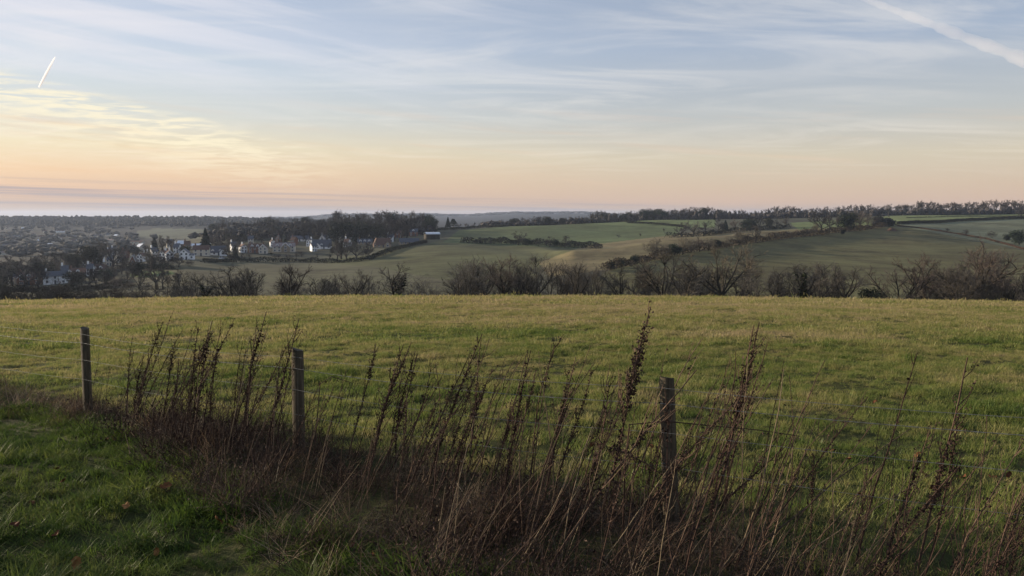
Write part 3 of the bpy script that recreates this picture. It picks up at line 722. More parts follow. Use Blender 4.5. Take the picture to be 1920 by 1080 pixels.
def house(px, row, wpx, label, wall='white_wall', roof='slate', style='side', storeys=2, dormers=0, chimneys=1, rz=0.0, annex=0, boards=False, depth=7.0, wing=None, ymin=230, name='house', cat='house', lift=0.0, roofh=None, wingwall=None):
    g = hit(px, row, ymin); y = g.y; w_ = wpx * y / F; HOUSE_SPOTS.append((g.x, g.y, w_, depth))
    face = math.atan2(-g.x, g.y) * -1          # turned roughly towards the meadow
    o = empty(name, (g.x, g.y, g.z + lift), -face * .6 + rz); tag(o, label, cat)
    ze = 2.15 * storeys; x0, x1 = -w_ / 2, w_ / 2
    mb = MB(); mr = MB()
    if style == 'gable':
        zr = ze + (roofh or w_ * .42); gable_walls(mb, x0, x1, 0, depth, -2.5, ze, zr, 'y'); gable_roof(mr, x0, x1, 0, depth, ze, zr, 'y')
        if boards: barge(o, x0, x1, -.36, ze, zr)
    else:
        zr = ze + (roofh or 2.6); gable_walls(mb, x0, x1, 0, depth, -2.5, ze, zr, 'x'); gable_roof(mr, x0, x1, 0, depth, ze, zr, 'x')
    link('wall', mb.mesh('wall', M[wall]), o); ro = link('roof', mr.mesh('roof', M[roof]), o)
    for c in range(chimneys):
        cx = (x0 + w_ * (.12 if c == 0 else .85)) if style == 'side' else x0 + w_ * .5; cy = depth * (.5 if style == 'side' else .7); mb = MB()
        mb.box(cx - .4, cx + .4, cy - .4, cy + .4, zr - 1.0, zr + 1.3); mb.box(cx - .5, cx + .5, cy - .5, cy + .5, zr + 1.3, zr + 1.45)
        for q_ in (-.2, .2): mb.tube([(cx + q_, cy, zr + 1.45), (cx + q_, cy, zr + 1.8)], .12, 6, True)
        link('chimney', mb.mesh('chimney', M['chimney' if wall != 'white_wall' else 'white_wall']), ro)
    nw = max(2, int(w_ / 2.9))
    for s_ in range(storeys):
        for i in range(nw):
            xx = x0 + w_ * (i + .5) / nw
            if s_ == 0 and i == nw // 2:
                mb = MB(); mb.box(xx - .5, xx + .5, -.09, .04, 0, 2.05); d_ = link('door', mb.mesh('door', M['slate']), o)
                mb = MB(); mb.box(xx + .32, xx + .40, -.15, -.09, .95, 1.1); link('handle', mb.mesh('handle', M['metal_roof']), d_)
                continue
            window(o, xx, 0, .75 + 2.15 * s_, 1.15, 1.2)
    if style == 'gable': window(o, 0, 0, ze + .3, .9, 1.0)
    for i in range(dormers):
        xx = x0 + w_ * (i + .7) / (dormers + .4); mb = MB(); mr = MB()
        gable_walls(mb, xx - .9, xx + .9, .5, 3.0, ze + .1, ze + 1.5, ze + 2.2, 'y'); gable_roof(mr, xx - .9, xx + .9, .5, 3.0, ze + 1.5, ze + 2.2, 'y', .15, .1)
        dm = link('dormer', mb.mesh('dormer', M['white_wall']), ro); window(ro, xx, .5, ze + .35, .9, .95)
        link('dormer_roof', mr.mesh('dormer_roof', M[roof]), ro)
    if wing:                                      # projecting gabled wing: (position 0..1, width in px)
        wp, wwpx = wing; ww = wwpx * y / F; xc = x0 + w_ * wp; mb = MB(); mr = MB(); zr2 = ze + ww * .48
        gable_walls(mb, xc - ww / 2, xc + ww / 2, -2.2, 3, -2.5, ze, zr2, 'y'); gable_roof(mr, xc - ww / 2, xc + ww / 2, -2.2, 3, ze, zr2, 'y', .3)
        link('wing_wall', mb.mesh('wing_wall', M[wingwall or wall]), o); link('wing_roof', mr.mesh('wing_roof', M[roof]), o)
        if boards: barge(o, xc - ww / 2, xc + ww / 2, -2.54, ze, zr2)
        for s_ in range(storeys): window(o, xc, -2.2, .75 + 2.15 * s_, min(1.6, ww * .4), 1.2)
        window(o, xc, -2.2, ze + .25, .9, .9)
    if annex:                                     # low lean-to at one side, width in px (sign = side)
        ww = abs(annex) * y / F; xa, xb = (x1, x1 + ww) if annex > 0 else (x0 - ww, x0); mb = MB()
        mb.add([(xa, .8, -2.5), (xb, .8, -2.5), (xb, 5, -2.5), (xa, 5, -2.5), (xa, .8, 2.5), (xb, .8, 2.5), (xb, 5, 3.4), (xa, 5, 3.4)], [(0, 1, 5, 4), (1, 2, 6, 5), (2, 3, 7, 6), (3, 0, 4, 7)])
        link('annex_wall', mb.mesh('annex_wall', M[wall]), o)
        mb = MB(); mb.add([(xa - .1, .6, 2.55), (xb + .1, .6, 2.55), (xb + .1, 5.2, 3.5), (xa - .1, 5.2, 3.5), (xa - .1, .6, 2.7), (xb + .1, .6, 2.7), (xb + .1, 5.2, 3.65), (xa - .1, 5.2, 3.65)],
                           [(0, 3, 2, 1), (4, 5, 6, 7), (0, 1, 5, 4), (1, 2, 6, 5), (2, 3, 7, 6), (3, 0, 4, 7)])
        link('annex_roof', mb.mesh('annex_roof', M[roof]), o); window(o, (xa + xb) / 2, .8, .9, 1.1, 1.1)
    return o


house(104, 533, 40, 'long white house with slate roof at the foot of the village', 'white_wall', 'slate', 'side', 2, 0, 1, .15, annex=8, roofh=2.4)
house(54, 535, 40, 'brown brick house with white bargeboards left of the long white house', 'brick', 'tile', 'side', 2, 1, 1, wing=(.25, 13), boards=True)
house(146, 519, 34, 'brick house with white edged gable above the long white house', 'brick', 'tile', 'side', 1, 1, 1, wing=(.15, 14), boards=True, wingwall='brick')
house(183, 512, 26, 'low cream house behind garden trees above the brick gable', 'cream_wall', 'tile', 'side', 1, 2, 1)
house(186, 492, 20, 'white house with blue slate roof and two dormers among trees', 'white_wall', 'slate', 'side', 2, 2, 1, .3)
house(224, 492, 9, 'narrow white gable end between bare trees', 'white_wall', 'slate', 'gable', 2, 0, 1, .4)
house(249, 500, 14, 'dark gabled house with white bargeboards above the lawn', 'brick', 'slate', 'gable', 1, 0, 0, boards=True, roofh=5)
house(262, 492, 12, 'white gabled house with end chimney above the lawn', 'white_wall', 'tile', 'gable', 2, 0, 1, -.4, annex=-12)
house(244, 474, 11, 'cream house catching the last sun, west of a pair', 'cream_wall', 'tile', 'side', 2, 0, 2, -.7)
house(259, 471, 13, 'sunlit house with sun glint put into its pale roof beside tall hedge', 'cream_wall', 'metal_roof', 'side', 2, 0, 1, -.9)  # pale roof colour stands for the sun's glint
house(304, 488, 12, 'white gabled house west of a timbered one', 'white_wall', 'tile', 'gable', 2, 0, 1, -.3)
house(319, 488, 14, 'white house with timbered gable beside the square white house', 'white_wall', 'tile', 'gable', 2, 0, 1, .2, boards=True)
house(345, 487, 17, 'square white gable fronted house with five windows and lean-to', 'white_wall', 'slate', 'gable', 2, 0, 0, .0, annex=9)
house(338, 462, 13, 'bungalow with shining pale roof behind the square white house', 'brick', 'metal_roof', 'side', 1, 0, 0, -.2)
house(369, 466, 20, 'pale house with flat light roof below the tall conifer', 'cream_wall', 'metal_roof', 'side', 1, 0, 0, .1, roofh=1.4)
house(377, 480, 28, 'brown tiled house with row of cream windows beside the white house', 'cream_wall', 'tile', 'side', 2, 0, 1)
house(406, 479, 32, 'white house with two dormers and tall white gable', 'white_wall', 'slate', 'side', 1, 2, 0, wing=(.88, 12), roofh=4.2)
house(414, 491, 9, 'small white garden cabin with blue window below the dormered house', 'white_wall', 'slate', 'gable', 1, 0, 0, name='garden_cabin', cat='cabin', depth=4)
house(458, 474, 11, 'house with white pointed gable at the foot of the wood', 'white_wall', 'tile', 'gable', 2, 0, 1, .4)
house(478, 475, 24, 'brown tiled house with dormers between two gables', 'brick', 'tile', 'side', 2, 2, 1)
house(493, 476, 15, 'black and white timbered gable house', 'cream_wall', 'tile', 'gable', 2, 0, 1, 0, boards=True)
house(532, 473, 40, 'long house with pinkish roof, three dormers and tan central gable', 'cream_wall', 'pink_tile', 'side', 2, 3, 1, wing=(.6, 15), boards=True, wingwall='tan_wall')
house(562, 453, 32, 'long low building with white eaves strip under the wood', 'white_wall', 'slate', 'side', 1, 0, 0, ymin=500, roofh=2.6, name='long_low_building', cat='building')
house(603, 467, 34, 'slate roofed house with two white edged gables', 'white_wall', 'slate', 'side', 1, 1, 0, wing=(.3, 11), boards=True, roofh=5.0)
house(610, 451, 16, 'white gabled house with white chimney high under the wood', 'white_wall', 'slate', 'side', 1, 0, 2, wing=(.15, 11))
house(684, 459, 27, 'tan house with pale blue dormers east of the big evergreens', 'tan_wall', 'slate', 'side', 1, 3, 1)
house(719, 464, 25, 'tan brick house with twin steep gables and dark roof', 'tan_wall', 'tile', 'side', 1, 0, 0, wing=(.82, 12), roofh=5.0)
house(706, 464, 10, 'steep tan gable beside the twin gabled house', 'tan_wall', 'tile', 'gable', 1, 0, 0, .15, roofh=5)
house(768, 459, 36, 'long low tan building with blue grey roof beside the green field', 'tan_wall', 'slate', 'side', 1, 0, 0, .2, roofh=3.0, name='long_low_building', cat='building')
house(745, 446, 20, 'house with red brown tiled roof behind the long tan building', 'brick', 'tile', 'side', 2, 0, 1, ymin=640)
house(775, 443, 16, 'brown house with white window bays below the wood end', 'brick', 'slate', 'side', 2, 1, 1, ymin=660)
house(665, 447, 18, 'grey roofed house half hidden below the middle of the wood', 'cream_wall', 'slate', 'side', 1, 1, 1, ymin=640)

EXTRA = [(205, 501, 12), (214, 480, 11), (232, 487, 12), (277, 490, 11), (291, 485, 12), (330, 477, 11), (352, 471, 12), (391, 469, 11), (440, 473, 12), (512, 466, 11), (522, 457, 12), (579, 464, 12), (590, 474, 11), (637, 458, 12), (648, 466, 11), (700, 453, 13), (731, 456, 12),
         (160, 503, 13), (122, 523, 13), (22, 537, 15), (152, 488, 12), (470, 460, 11), (548, 462, 10), (168, 520, 12), (196, 474, 10), (655, 453, 11), (206, 486, 10), (318, 466, 11)]
rx = random.Random(41); combos = [('white_wall', 'slate', 'white house with slate roof'), ('white_wall', 'tile', 'white house with brown tiled roof'), ('brick', 'tile', 'brick house with brown tiled roof'), ('cream_wall', 'tile', 'cream house with brown tiled roof'), ('cream_wall', 'slate', 'cream house with slate roof'), ('brick', 'slate', 'brick house with slate roof')]
for px, row, wp in EXTRA:
    wl, rf_, ds = rx.choice(combos[:2] + combos); st = rx.choice(('gable', 'side', 'side'))
    o = house(px, row - 2, wp * .85, 'small %s, %s, half hidden among village trees' % (ds, 'gable end on' if st == 'gable' else 'long side on'), wl, rf_, st, 2, 0, 1, rx.uniform(-.5, .5), ymin=300, depth=6); o['group'] = 'smaller village houses'
# barn with a pale bowed roof on the saddle
g = hit(812, 449, 600); o = empty('barn', g, .35); tag(o, 'dark brown barn with pale bowed metal roof at the edge of the field', 'barn'); wb = 26 * g.y / F
mb = MB(); mb.box(-wb / 2, wb / 2, 0, 9, -1.5, 4.6); link('wall', mb.mesh('wall', M['bark']), o)
mb = MB(); n_ = 8
for i in range(n_):
    a0, a1 = math.pi * i / n_, math.pi * (i + 1) / n_
    for s_, e_ in ((0, 1),):
        ya, yb = 4.5 - 5 * math.cos(a0), 4.5 - 5 * math.cos(a1); za, zb = 4.6 + 1.9 * math.sin(a0), 4.6 + 1.9 * math.sin(a1)
        mb.add([(-wb / 2 - .4, ya, za), (wb / 2 + .4, ya, za), (wb / 2 + .4, yb, zb), (-wb / 2 - .4, yb, zb)], [(0, 1, 2, 3)])
link('roof', mb.mesh('roof', M['metal_roof']), o)
mb = MB(); mb.box(-2, 2, -.1, .05, -.2, 3.9); link('door', mb.mesh('door', M['bark']), o)

# far houses across the valley
FARH = [(12, 430), (42, 431), (55, 431), (85, 436), (102, 435), (112, 436), (118, 443), (130, 446), (141, 446), (150, 444), (170, 444), (179, 445), (187, 445), (202, 443), (216, 446), (98, 444), (75, 447), (62, 441), (30, 447), (22, 455), (59, 464), (100, 455), (118, 458),
        (130, 466), (138, 455), (155, 454), (168, 452), (8, 478), (15, 465), (28, 472), (40, 468), (78, 470), (92, 462), (227, 457), (236, 462), (255, 459), (205, 455), (186, 459), (70, 456), (5, 450), (145, 461), (110, 449)]
rh = random.Random(9)
far_meshes = []
for i in range(5):
    a_, b_ = MB(), MB(); w_ = (9, 12, 16, 8, 22)[i]; ax = ('x', 'x', 'x', 'y', 'x')[i]; zr = (8, 8, 7.5, 9.5, 6.5)[i]
    gable_walls(a_, -w_ / 2, w_ / 2, 0, 8, -3, 4.8, zr, ax); gable_roof(b_, -w_ / 2, w_ / 2, 0, 8, 4.8, zr, ax); far_meshes.append((a_, b_, w_))
FM = {}
for i, (px, row) in enumerate(FARH):
    g = hit(px, row, 700); v_ = rh.randrange(5); wl = rh.choice(('white_wall', 'cream_wall', 'cream_wall')); rf = rh.choice(('slate', 'pink_tile', 'tile', 'tile', 'metal_roof'))
    key = (v_, wl, rf)
    if key not in FM:
        c_ = MB()
        for k in range(3): c_.box((k - 1) * far_meshes[v_][2] * .28 - .7, (k - 1) * far_meshes[v_][2] * .28 + .7, -.08, .04, 3.0, 4.2)
        FM[key] = (far_meshes[v_][0].mesh('wall', M[wl]), far_meshes[v_][1].mesh('roof', M[rf]), c_.mesh('window_row', M['pane']))
    o = empty('house', g, rh.uniform(-.5, .5)); o.scale = (rh.uniform(.5, .8),) * 3
    tag(o, '%s far house with %s roof on the hazy slope across the valley' % ('white' if wl == 'white_wall' else 'cream', {'slate': 'dark slate', 'metal_roof': 'pale shining', 'pink_tile': 'faded pink', 'tile': 'brown tiled'}[rf]), 'house', 'far houses across the valley')
    link('wall', FM[key][0], o); link('roof', FM[key][1], o); link('window_row', FM[key][2], o)

# trees among the houses, kept clear of the fronts
vk = ['wood0', 'wood1', 'wood2', 'wood3', 'wood4', 'wood1', 'wood4', 'scrub', 'scrub', 'scrub2', 'yew', 'holly', 'fir']
for px, row in VIL_TREES:
    px += rt.uniform(-9, 9); row += rt.uniform(-4, 4)
    g = hit(px, row, 230)
    if any(abs(g.x / g.y - hx / hy) < (hw / 2 + 3.0) / hy and -42 < g.y - hy < hd + 2 for hx, hy, hw, hd in HOUSE_SPOTS): continue
    kd = rt.choice(vk); h = rt.uniform(5, 9.5) if kd != 'scrub' else rt.uniform(2.2, 4)
    if row > 508: h *= 1.12
    wood_tree(kd, g, h, 'among the houses and gardens of the village', 'trees among the village houses', rt.uniform(1.0, 1.4))
for px, row, h, kd in ((22, 536, 15, 'wood3'), (48, 540, 15, 'wood1'), (84, 512, 13, 'wood3'), (5, 545, 13, 'wood1'), (105, 510, 12, 'wood4'), (190, 505, 17, 'wood4'), (212, 505, 16, 'wood1'), (172, 508, 14, 'holly'), (72, 542, 12, 'wood0'), (282, 503, 11, 'golden'),
                       (650, 489, 13, 'wood0'), (668, 488, 12, 'wood1'), (690, 486, 10, 'scrub'), (632, 488, 13, 'wood2'), (640, 486, 12, 'wood4'), (322, 502, 8, 'scrub'), (335, 501, 7, 'wood2'), (305, 472, 12, 'wood3'), (290, 474, 12, 'fir'), (322, 472, 11, 'wood3'), (145, 512, 9, 'fir'), (432, 488, 11, 'wood2'), (443, 484, 10, 'wood4'), (355, 500, 4, 'scrub')):
    wood_tree(kd, hit(px, row, 230), h, 'standing large at the edge of the village', 'larger trees edging the village', rt.uniform(1.05, 1.3))

for px, row in [(px_, r_) for r_, a_, b_, n_ in ((487, 330, 640, 16), (478, 170, 640, 22), (468, 300, 640, 18), (497, 120, 330, 14), (513, 100, 260, 10), (458, 430, 720, 14)) for px_ in np.linspace(a_, b_, n_)]:
    px += rt.uniform(-8, 8); row += rt.uniform(-3, 3); kd = rt.choice(('scrub', 'wood0', 'wood1', 'wood4', 'holly', 'wood2'))
    g = hit(px, row, 300)
    if any(abs(g.x / g.y - hx / hy) < (hw / 2 + 1.0) / hy and -45 < g.y - hy < hd + 2 for hx, hy, hw, hd in HOUSE_SPOTS): continue
    wood_tree(kd, g, rt.uniform(2.4, 5.0), 'low in a village garden', 'small garden trees of the village', rt.uniform(1.0, 1.4), name='garden_tree')
# far woods on the hazy left ridge and slopes: one mass
def crowns(name, spots, label, mat, seed=3, lo=.35):
    rd = np.random.default_rng(seed); V, Fs = [], []; k = 0
    ico_v = []; ph = (1 + 5 ** .5) / 2
    for a_, b_ in ((1, ph), (-1, ph), (1, -ph), (-1, -ph)): ico_v += [(0, a_, b_), (a_, b_, 0), (b_, 0, a_)]
    ico_v = np.array(ico_v) / math.sqrt(1 + ph * ph)
    ico_f = [(i, j, l) for i in range(12) for j in range(i + 1, 12) for l in range(j + 1, 12) if all(abs(np.linalg.norm(ico_v[p_] - ico_v[q_]) - 1.0515) < .01 for p_, q_ in ((i, j), (j, l), (i, l)))]
    ico_f = np.array([f_ if np.dot(np.cross(ico_v[f_[1]] - ico_v[f_[0]], ico_v[f_[2]] - ico_v[f_[0]]), ico_v[f_[0]]) > 0 else (f_[0], f_[2], f_[1]) for f_ in ico_f])
    for x, y, z, r, h in spots:
        for s_ in range(4):
            ang = rd.uniform(0, 6.283, 3); ca_, sa_ = np.cos(ang[0]), np.sin(ang[0]); v_ = ico_v @ np.array([[ca_, -sa_, 0], [sa_, ca_, 0], [0, 0, 1]])
            v_ = v_ * rd.uniform(.6, 1.25, (12, 1)) * np.array([r * .62, r * .62, h * .36])
            V.append(v_ + np.array([x + rd.uniform(-.55, .55) * r, y + rd.uniform(-.5, .5) * r, z + h * rd.uniform(lo, .72)])); Fs.append(ico_f + k); k += 12
    V = np.concatenate(V); Fs = np.concatenate(Fs)
    return tag(link(name, make_mesh(name, V, Fs, mat)), label, 'wood', kind='stuff')


M['far_wood'] = mat_noise('far_wood', (.036, .035, .032), (.060, .056, .048), .05, obj=False, c3=(.046, .047, .034))
sp = []; rf = random.Random(4)
for i in range(5600):
    px = rf.uniform(-500, 640); row = rf.choice((rf.uniform(410, 426), rf.uniform(411, 418), rf.uniform(426, 482), rf.uniform(412, 424)))
    if 250 < px < 392 and 427 < row < 449: continue
    if px > 250 and row > 450: continue
    if px > 520 and row > 424: continue
    if px < 250 and row > 432 and rf.random() < .15: continue
    g = hit(px, row, 720)
    if g.y > 3000: continue
    sp.append((g.x, g.y, g.z, rf.uniform(4, 7.5) if row < 428 else rf.uniform(5, 10), rf.uniform(7, 14) if row < 428 else rf.uniform(5, 9)))
crowns('far_woodland', sp, 'hazy far-off woodland over the left ridge and slopes', M['far_wood'])
sp = []
for i in range(700):
    px = rf.uniform(500, 1250); y = rf.uniform(5200, 6600); g = at(px, y); sp.append((g.x, y, g.z + 2, rf.uniform(14, 40), rf.uniform(8, 16)))
sp2 = []
for i in range(420):
    px = rf.uniform(388, 812); y = rf.uniform(690 + max(0, px - 640) * .45, 850); g = at(px, y); sp2.append((g.x, g.y, g.z, rf.uniform(2.5, 4.5), rf.uniform(5, 9)))
crowns('village_wood_understorey', sp2, 'dark brushwood under the trees of the village wood', M['twig_dark'], 14, .05)
crowns('horizon_woodland', sp, 'pale blue woodland on the most distant hills', M['far_wood'], 8)

# ---- right-hand ridge wood, skyline row of the tree tops
rp = [850, 960, 1010, 1060, 1100, 1125, 1150, 1200, 1260, 1300, 1345, 1370, 1400, 1440, 1470, 1520, 1560, 1600, 1640, 1660, 1690, 1720, 1760, 1800, 1840, 1870, 1900, 1940, 2300]
rr_ = [420, 411, 407, 407, 405, 397, 399, 396, 393, 388.5, 393, 396, 393, 390, 389, 390, 388, 386, 385, 388, 383, 379.5, 380, 380, 378.5, 376.5, 377, 377, 374]
BACK2 = []; px = 860.0
while px < 2010:
    for ring in (0, 1):
        y = (965 if px < 1110 else 1075) + ring * 45 + rt.uniform(-14, 14); g = at(px + ring * 4, y); top = float(np.interp(px, rp, rr_)) + ring * 1.0 + rt.uniform(-2.0, 4.2) + 1.2 * math.sin(px * .05)
        h = P(px, top, y).z - g.z
        if h < 3: continue
        if ring == 1: BACK2.append((g, min(h, 22))); continue
        kd = rt.choice(('tall0', 'tall1', 'tall2', 'tall3')) if px > 1370 else rt.choice(('wood0', 'wood2', 'wood4', 'tall0', 'yew', 'holly') if px > 1110 else ('wood0', 'wood1', 'wood2', 'wood3', 'holly'))
        wood_tree(kd, g, min(h, 22), 'in the wood along the right-hand ridge', 'trees of the ridge wood', rt.uniform(.85, 1.15) if kd.startswith('tall') else rt.uniform(1.1, 1.5))
    px += rt.uniform(8, 12) if px > 1110 else rt.uniform(11, 15)
# dark understorey of that wood
sp = []
for i in range(900):
    px = rt.uniform(1115, 2100); y = 1066 + rt.uniform(-8, 60); g = at(px, y); sp.append((g.x, g.y, g.z, rt.uniform(3, 5.5), rt.uniform(6, 11) * (1.25 if px < 1370 else 1)))
for i in range(170):
    px = rt.uniform(905, 1120); y = 970 + rt.uniform(-8, 50); g = at(px, y); sp.append((g.x, g.y, g.z, rt.uniform(3.5, 6), rt.uniform(5, 8.5)))
crowns('wood_understorey', sp, 'dark understorey along the foot of the ridge wood', M['twig_dark'], 5, .05)


# ---- hedges
def hedge(pts, h, wd, label, mat, dens=9.0, leaf=.9, seed=1, rowmode=True, ymin=300, ragged=.35):
    rd = random.Random(seed); mb = MB(); line = [hit(p_[0], p_[1], p_[2] if len(p_) > 2 else ymin) for p_ in pts]
    o = empty('hedge', line[0]); tag(o, label, 'hedge')
    for a_, b_ in zip(line[:-1], line[1:]):
        L = (b_ - a_).length
        for i in range(int(L * dens * 2.6)):
            f_ = rd.random(); x = a_.x + (b_.x - a_.x) * f_; y_ = a_.y + (b_.y - a_.y) * f_; hh = h * (1 + ragged * math.sin(x * .13 + seed) * math.sin(x * .31 + 2 * seed))
            dz = rd.random() ** .75 * hh; ww = wd * (1 - .35 * dz / hh)
            x += rd.uniform(-.5, .5) * ww; y_ += rd.uniform(-.5, .5) * ww
            mb.leaf(Vector((x, y_, H(x, y_) + dz)) - line[0], leaf * rd.uniform(.7, 1.3), rd, 0, .8)
    link('foliage', mb.mesh('hedge', M[mat]), o)
    mb = MB()
    for a_, b_ in zip(line[:-1], line[1:]):
        n_ = max(2, int((b_ - a_).length / 6))
        for i in range(n_):
            p_ = a_.lerp(b_, i / n_); z_ = H(p_.x, p_.y); c = Vector((p_.x, p_.y, z_)) - line[0]
            mb.tube([c - Vector((0, 0, .3)), c + Vector((rd.gauss(0, .2), rd.gauss(0, .2), h * .75))], [.12, .04], 4)
    link('stems', mb.mesh('stems', M['bark']), o); return o


hedge([(866, 456, 560), (940, 457, 560), (1000, 460, 560), (1060, 463, 560), (1128, 466, 520)], 4.6, 5, 'dark hedge crossing the green field below the ridge', 'hedge', 14, 1.0, 2)
hedge([(1078, 418, 800), (1180, 418.5, 800), (1240, 422, 800), (1285, 427, 700)], 2.4, 3, 'thin dark hedge curving under the ridge wood', 'hedge', 12, .8, 3, ragged=.1)
hedge([(1130, 509, 330), (1250, 481, 330), (1330, 468, 330), (1400, 457, 330), (1500, 444, 330), (1600, 433, 330), (1662, 425, 400)], 4.0, 5, 'brown hedge climbing along the front of the straw coloured spur', 'hedge_mixed', 10, .8, 4)
hedge([(1250, 446, 600), (1320, 443, 600), (1400, 434, 640), (1480, 428, 660)], 4.0, 6, 'dark hedge behind the straw coloured spur', 'hedge', 9, 1.0, 5)
hedge([(1682, 421.5, 700), (1740, 419, 760), (1800, 415.5, 760), (1860, 412.5, 760), (1930, 410.5, 760)], 3.2, 3, 'thick clipped dark hedge running level across the right fields', 'hedge', 16, .9, 6, ragged=.08)
hedge([(1682, 424, 650), (1740, 431, 600), (1800, 440, 560), (1850, 449, 500), (1900, 462, 450), (1940, 474, 420)], 1.15, 1.8, 'red brown hedge slanting down between two right-hand fields', 'hedge_brown', 12, .6, 7, ragged=.2)
hedge([(1640, 425, 650), (1660, 424, 650), (1674, 423.5, 650)], 7.0, 7, 'block of dark hedge at the top of the spur', 'hedge', 45, 1.2, 8)
hedge([(1700, 408.5, 860), (1780, 406.5, 860), (1930, 405, 860)], .9, 2, 'faint low hedge below the ridge wood', 'hedge', 7, .6, 9)
hedge([(380, 493, 400), (430, 491, 400), (500, 491.5, 420), (560, 491, 420), (640, 493, 420), (690, 488, 420), (740, 470, 420), (800, 455, 420)], 2.6, 3, 'garden hedge between the village and the brown field', 'hedge', 9, .9, 10)
hedge([(240, 507, 380), (270, 505, 380), (325, 506, 380)], 2.6, 3, 'dark garden hedge above the small lawn', 'hedge', 16, .8, 11)
hedge([(820, 432, 640), (880, 428, 640), (940, 425.5, 640), (1000, 423, 700), (1078, 418, 800)], 2.4, 3, 'dark hedge along the top of the green field', 'hedge', 10, .9, 12)
hedge([(-40, 545, 330), (60, 548, 330), (150, 545, 330), (240, 535, 330)], 2.6, 3, 'dark hedge below the long white house', 'hedge', 9, .9, 13)
# trees and bushes along those hedges
for px, row, top, kd in ((880, 456, 448, 'wood2'), (898, 457, 445, 'wood0'), (920, 458, 450, 'scrub'), (972, 460, 436, 'wood1'), (990, 461, 448, 'yew'), (1030, 463, 444, 'wood2'), (1040, 463, 450, 'yew'), (1060, 464, 443, 'wood4'), (1085, 465, 456, 'wood0'), (1118, 467, 454, 'wood2'), (940, 458, 448, 'wood0'), (1010, 462, 450, 'scrub'),
                         (1160, 446, 440, 'wood1'), (1200, 444, 438, 'wood0'), (1245, 436, 428, 'wood3'), (1278, 444, 418, 'wood2'), (1300, 442, 416, 'wood1'), (1322, 441, 418, 'wood4'), (1345, 438, 412, 'wood2'), (1360, 436, 414, 'fir'), (1378, 434, 412, 'wood3'), (1400, 431, 412, 'yew'), (1412, 432, 414, 'yew'), (1424, 430, 408, 'wood0'), (1442, 428, 411, 'holly'), (1455, 428, 412, 'wood2'), (1474, 426, 407, 'wood1')):
    g = hit(px, row, 560); wood_tree(kd, g, max(P(px, top, g.y).z - g.z, 2.5), 'in the hedgerows of the green upper fields', 'hedgerow trees of the upper fields', rt.uniform(1.1, 1.5))
for px, row, top, kd in ((1155, 503, 490, 'golden'), (1162, 502, 487, 'yew'), (1145, 506, 492, 'yew'), (1190, 497, 480, 'yew'), (1180, 499, 488, 'golden'), (1210, 490, 484, 'scrub2'), (1230, 486, 450, 'golden'), (1245, 482, 462, 'golden'), (1265, 480, 460, 'yew'), (1280, 478, 447, 'golden'), (1296, 474, 452, 'golden'), (1312, 472, 446, 'wood3'), (1328, 470, 448, 'golden'), (1345, 467, 452, 'yew'), (1362, 465, 446, 'golden'), (1385, 460, 430, 'golden'), (1400, 458, 440, 'scrub'),
                         (1417, 455, 425, 'wood4'), (1436, 453, 441, 'golden'), (1455, 450, 436, 'golden'), (1475, 447, 433, 'scrub2'), (1495, 445, 431, 'golden'), (1508, 443, 428, 'scrub'), (1525, 441, 426, 'golden'), (1540, 437, 400, 'wood1'), (1555, 434, 404, 'wood4'), (1570, 433, 405, 'tall2'), (1585, 432, 402, 'yew'), (1600, 431, 400, 'golden'), (1612, 430, 398, 'wood3'), (1626, 429, 402, 'golden'), (1640, 428, 408, 'wood0'), (1530, 436, 418, 'golden'), (1579, 440, 431, 'yew')):
    g = hit(px, row, 330); wood_tree(kd, g, max(P(px, top, g.y).z - g.z, 2.5), 'along the hedge that climbs the straw coloured spur', 'bushes and trees along the spur hedge', rt.uniform(1.0, 1.4))
for px, row, top, kd, words in ((1911, 459, 434, 'yew', 'big round dark evergreen beside the slanting red brown hedge'), (1887, 452, 440, 'yew', 'ragged upright evergreen bush beside the slanting red brown hedge'), (1859, 446, 434, 'scrub', 'small leafless bush on the slanting red brown hedge'),
                                (1811, 441, 431, 'scrub2', 'thin reddish shrub on the slanting red brown hedge'), (1776, 434, 428, 'scrub', 'tiny bare shrub near the top of the slanting hedge'), (1667, 407, 383, 'tall2', 'lone clear-stemmed bare tree in front of the ridge wood'), (1915, 409, 390, 'wood1', 'bare round tree at the end of the level clipped hedge')):
    g = hit(px, row, 420); wood_tree(kd, g, max(P(px, top, g.y).z - g.z, 2.0), '', None, 1.3, words)
# heap of brown earth in the right-hand field
g = hit(1672, 433, 500); mb = MB(); rd = random.Random(2); nr, ns = 6, 18
for i in range(nr + 1):
    for j in range(ns):
        a_ = 6.283 * j / ns; r_ = (i / nr) * (1 + .18 * math.sin(3 * a_ + 1)); mb.V.append((math.cos(a_) * r_ * 6.5, math.sin(a_) * r_ * 3.5, 3.0 * (math.cos(min(i / nr, 1) * math.pi) + 1) / 2 * rd.uniform(.85, 1.15) - .4))
for i in range(nr):
    for j in range(ns): mb.F.append((i * ns + j, i * ns + (j + 1) % ns, (i + 1) * ns + (j + 1) % ns, (i + 1) * ns + j))
tag(link('earth_heap', mb.mesh('earth_heap', M['hedge_brown'], True), loc=g), 'low heap of brown earth in the right-hand green field', 'earth heap')
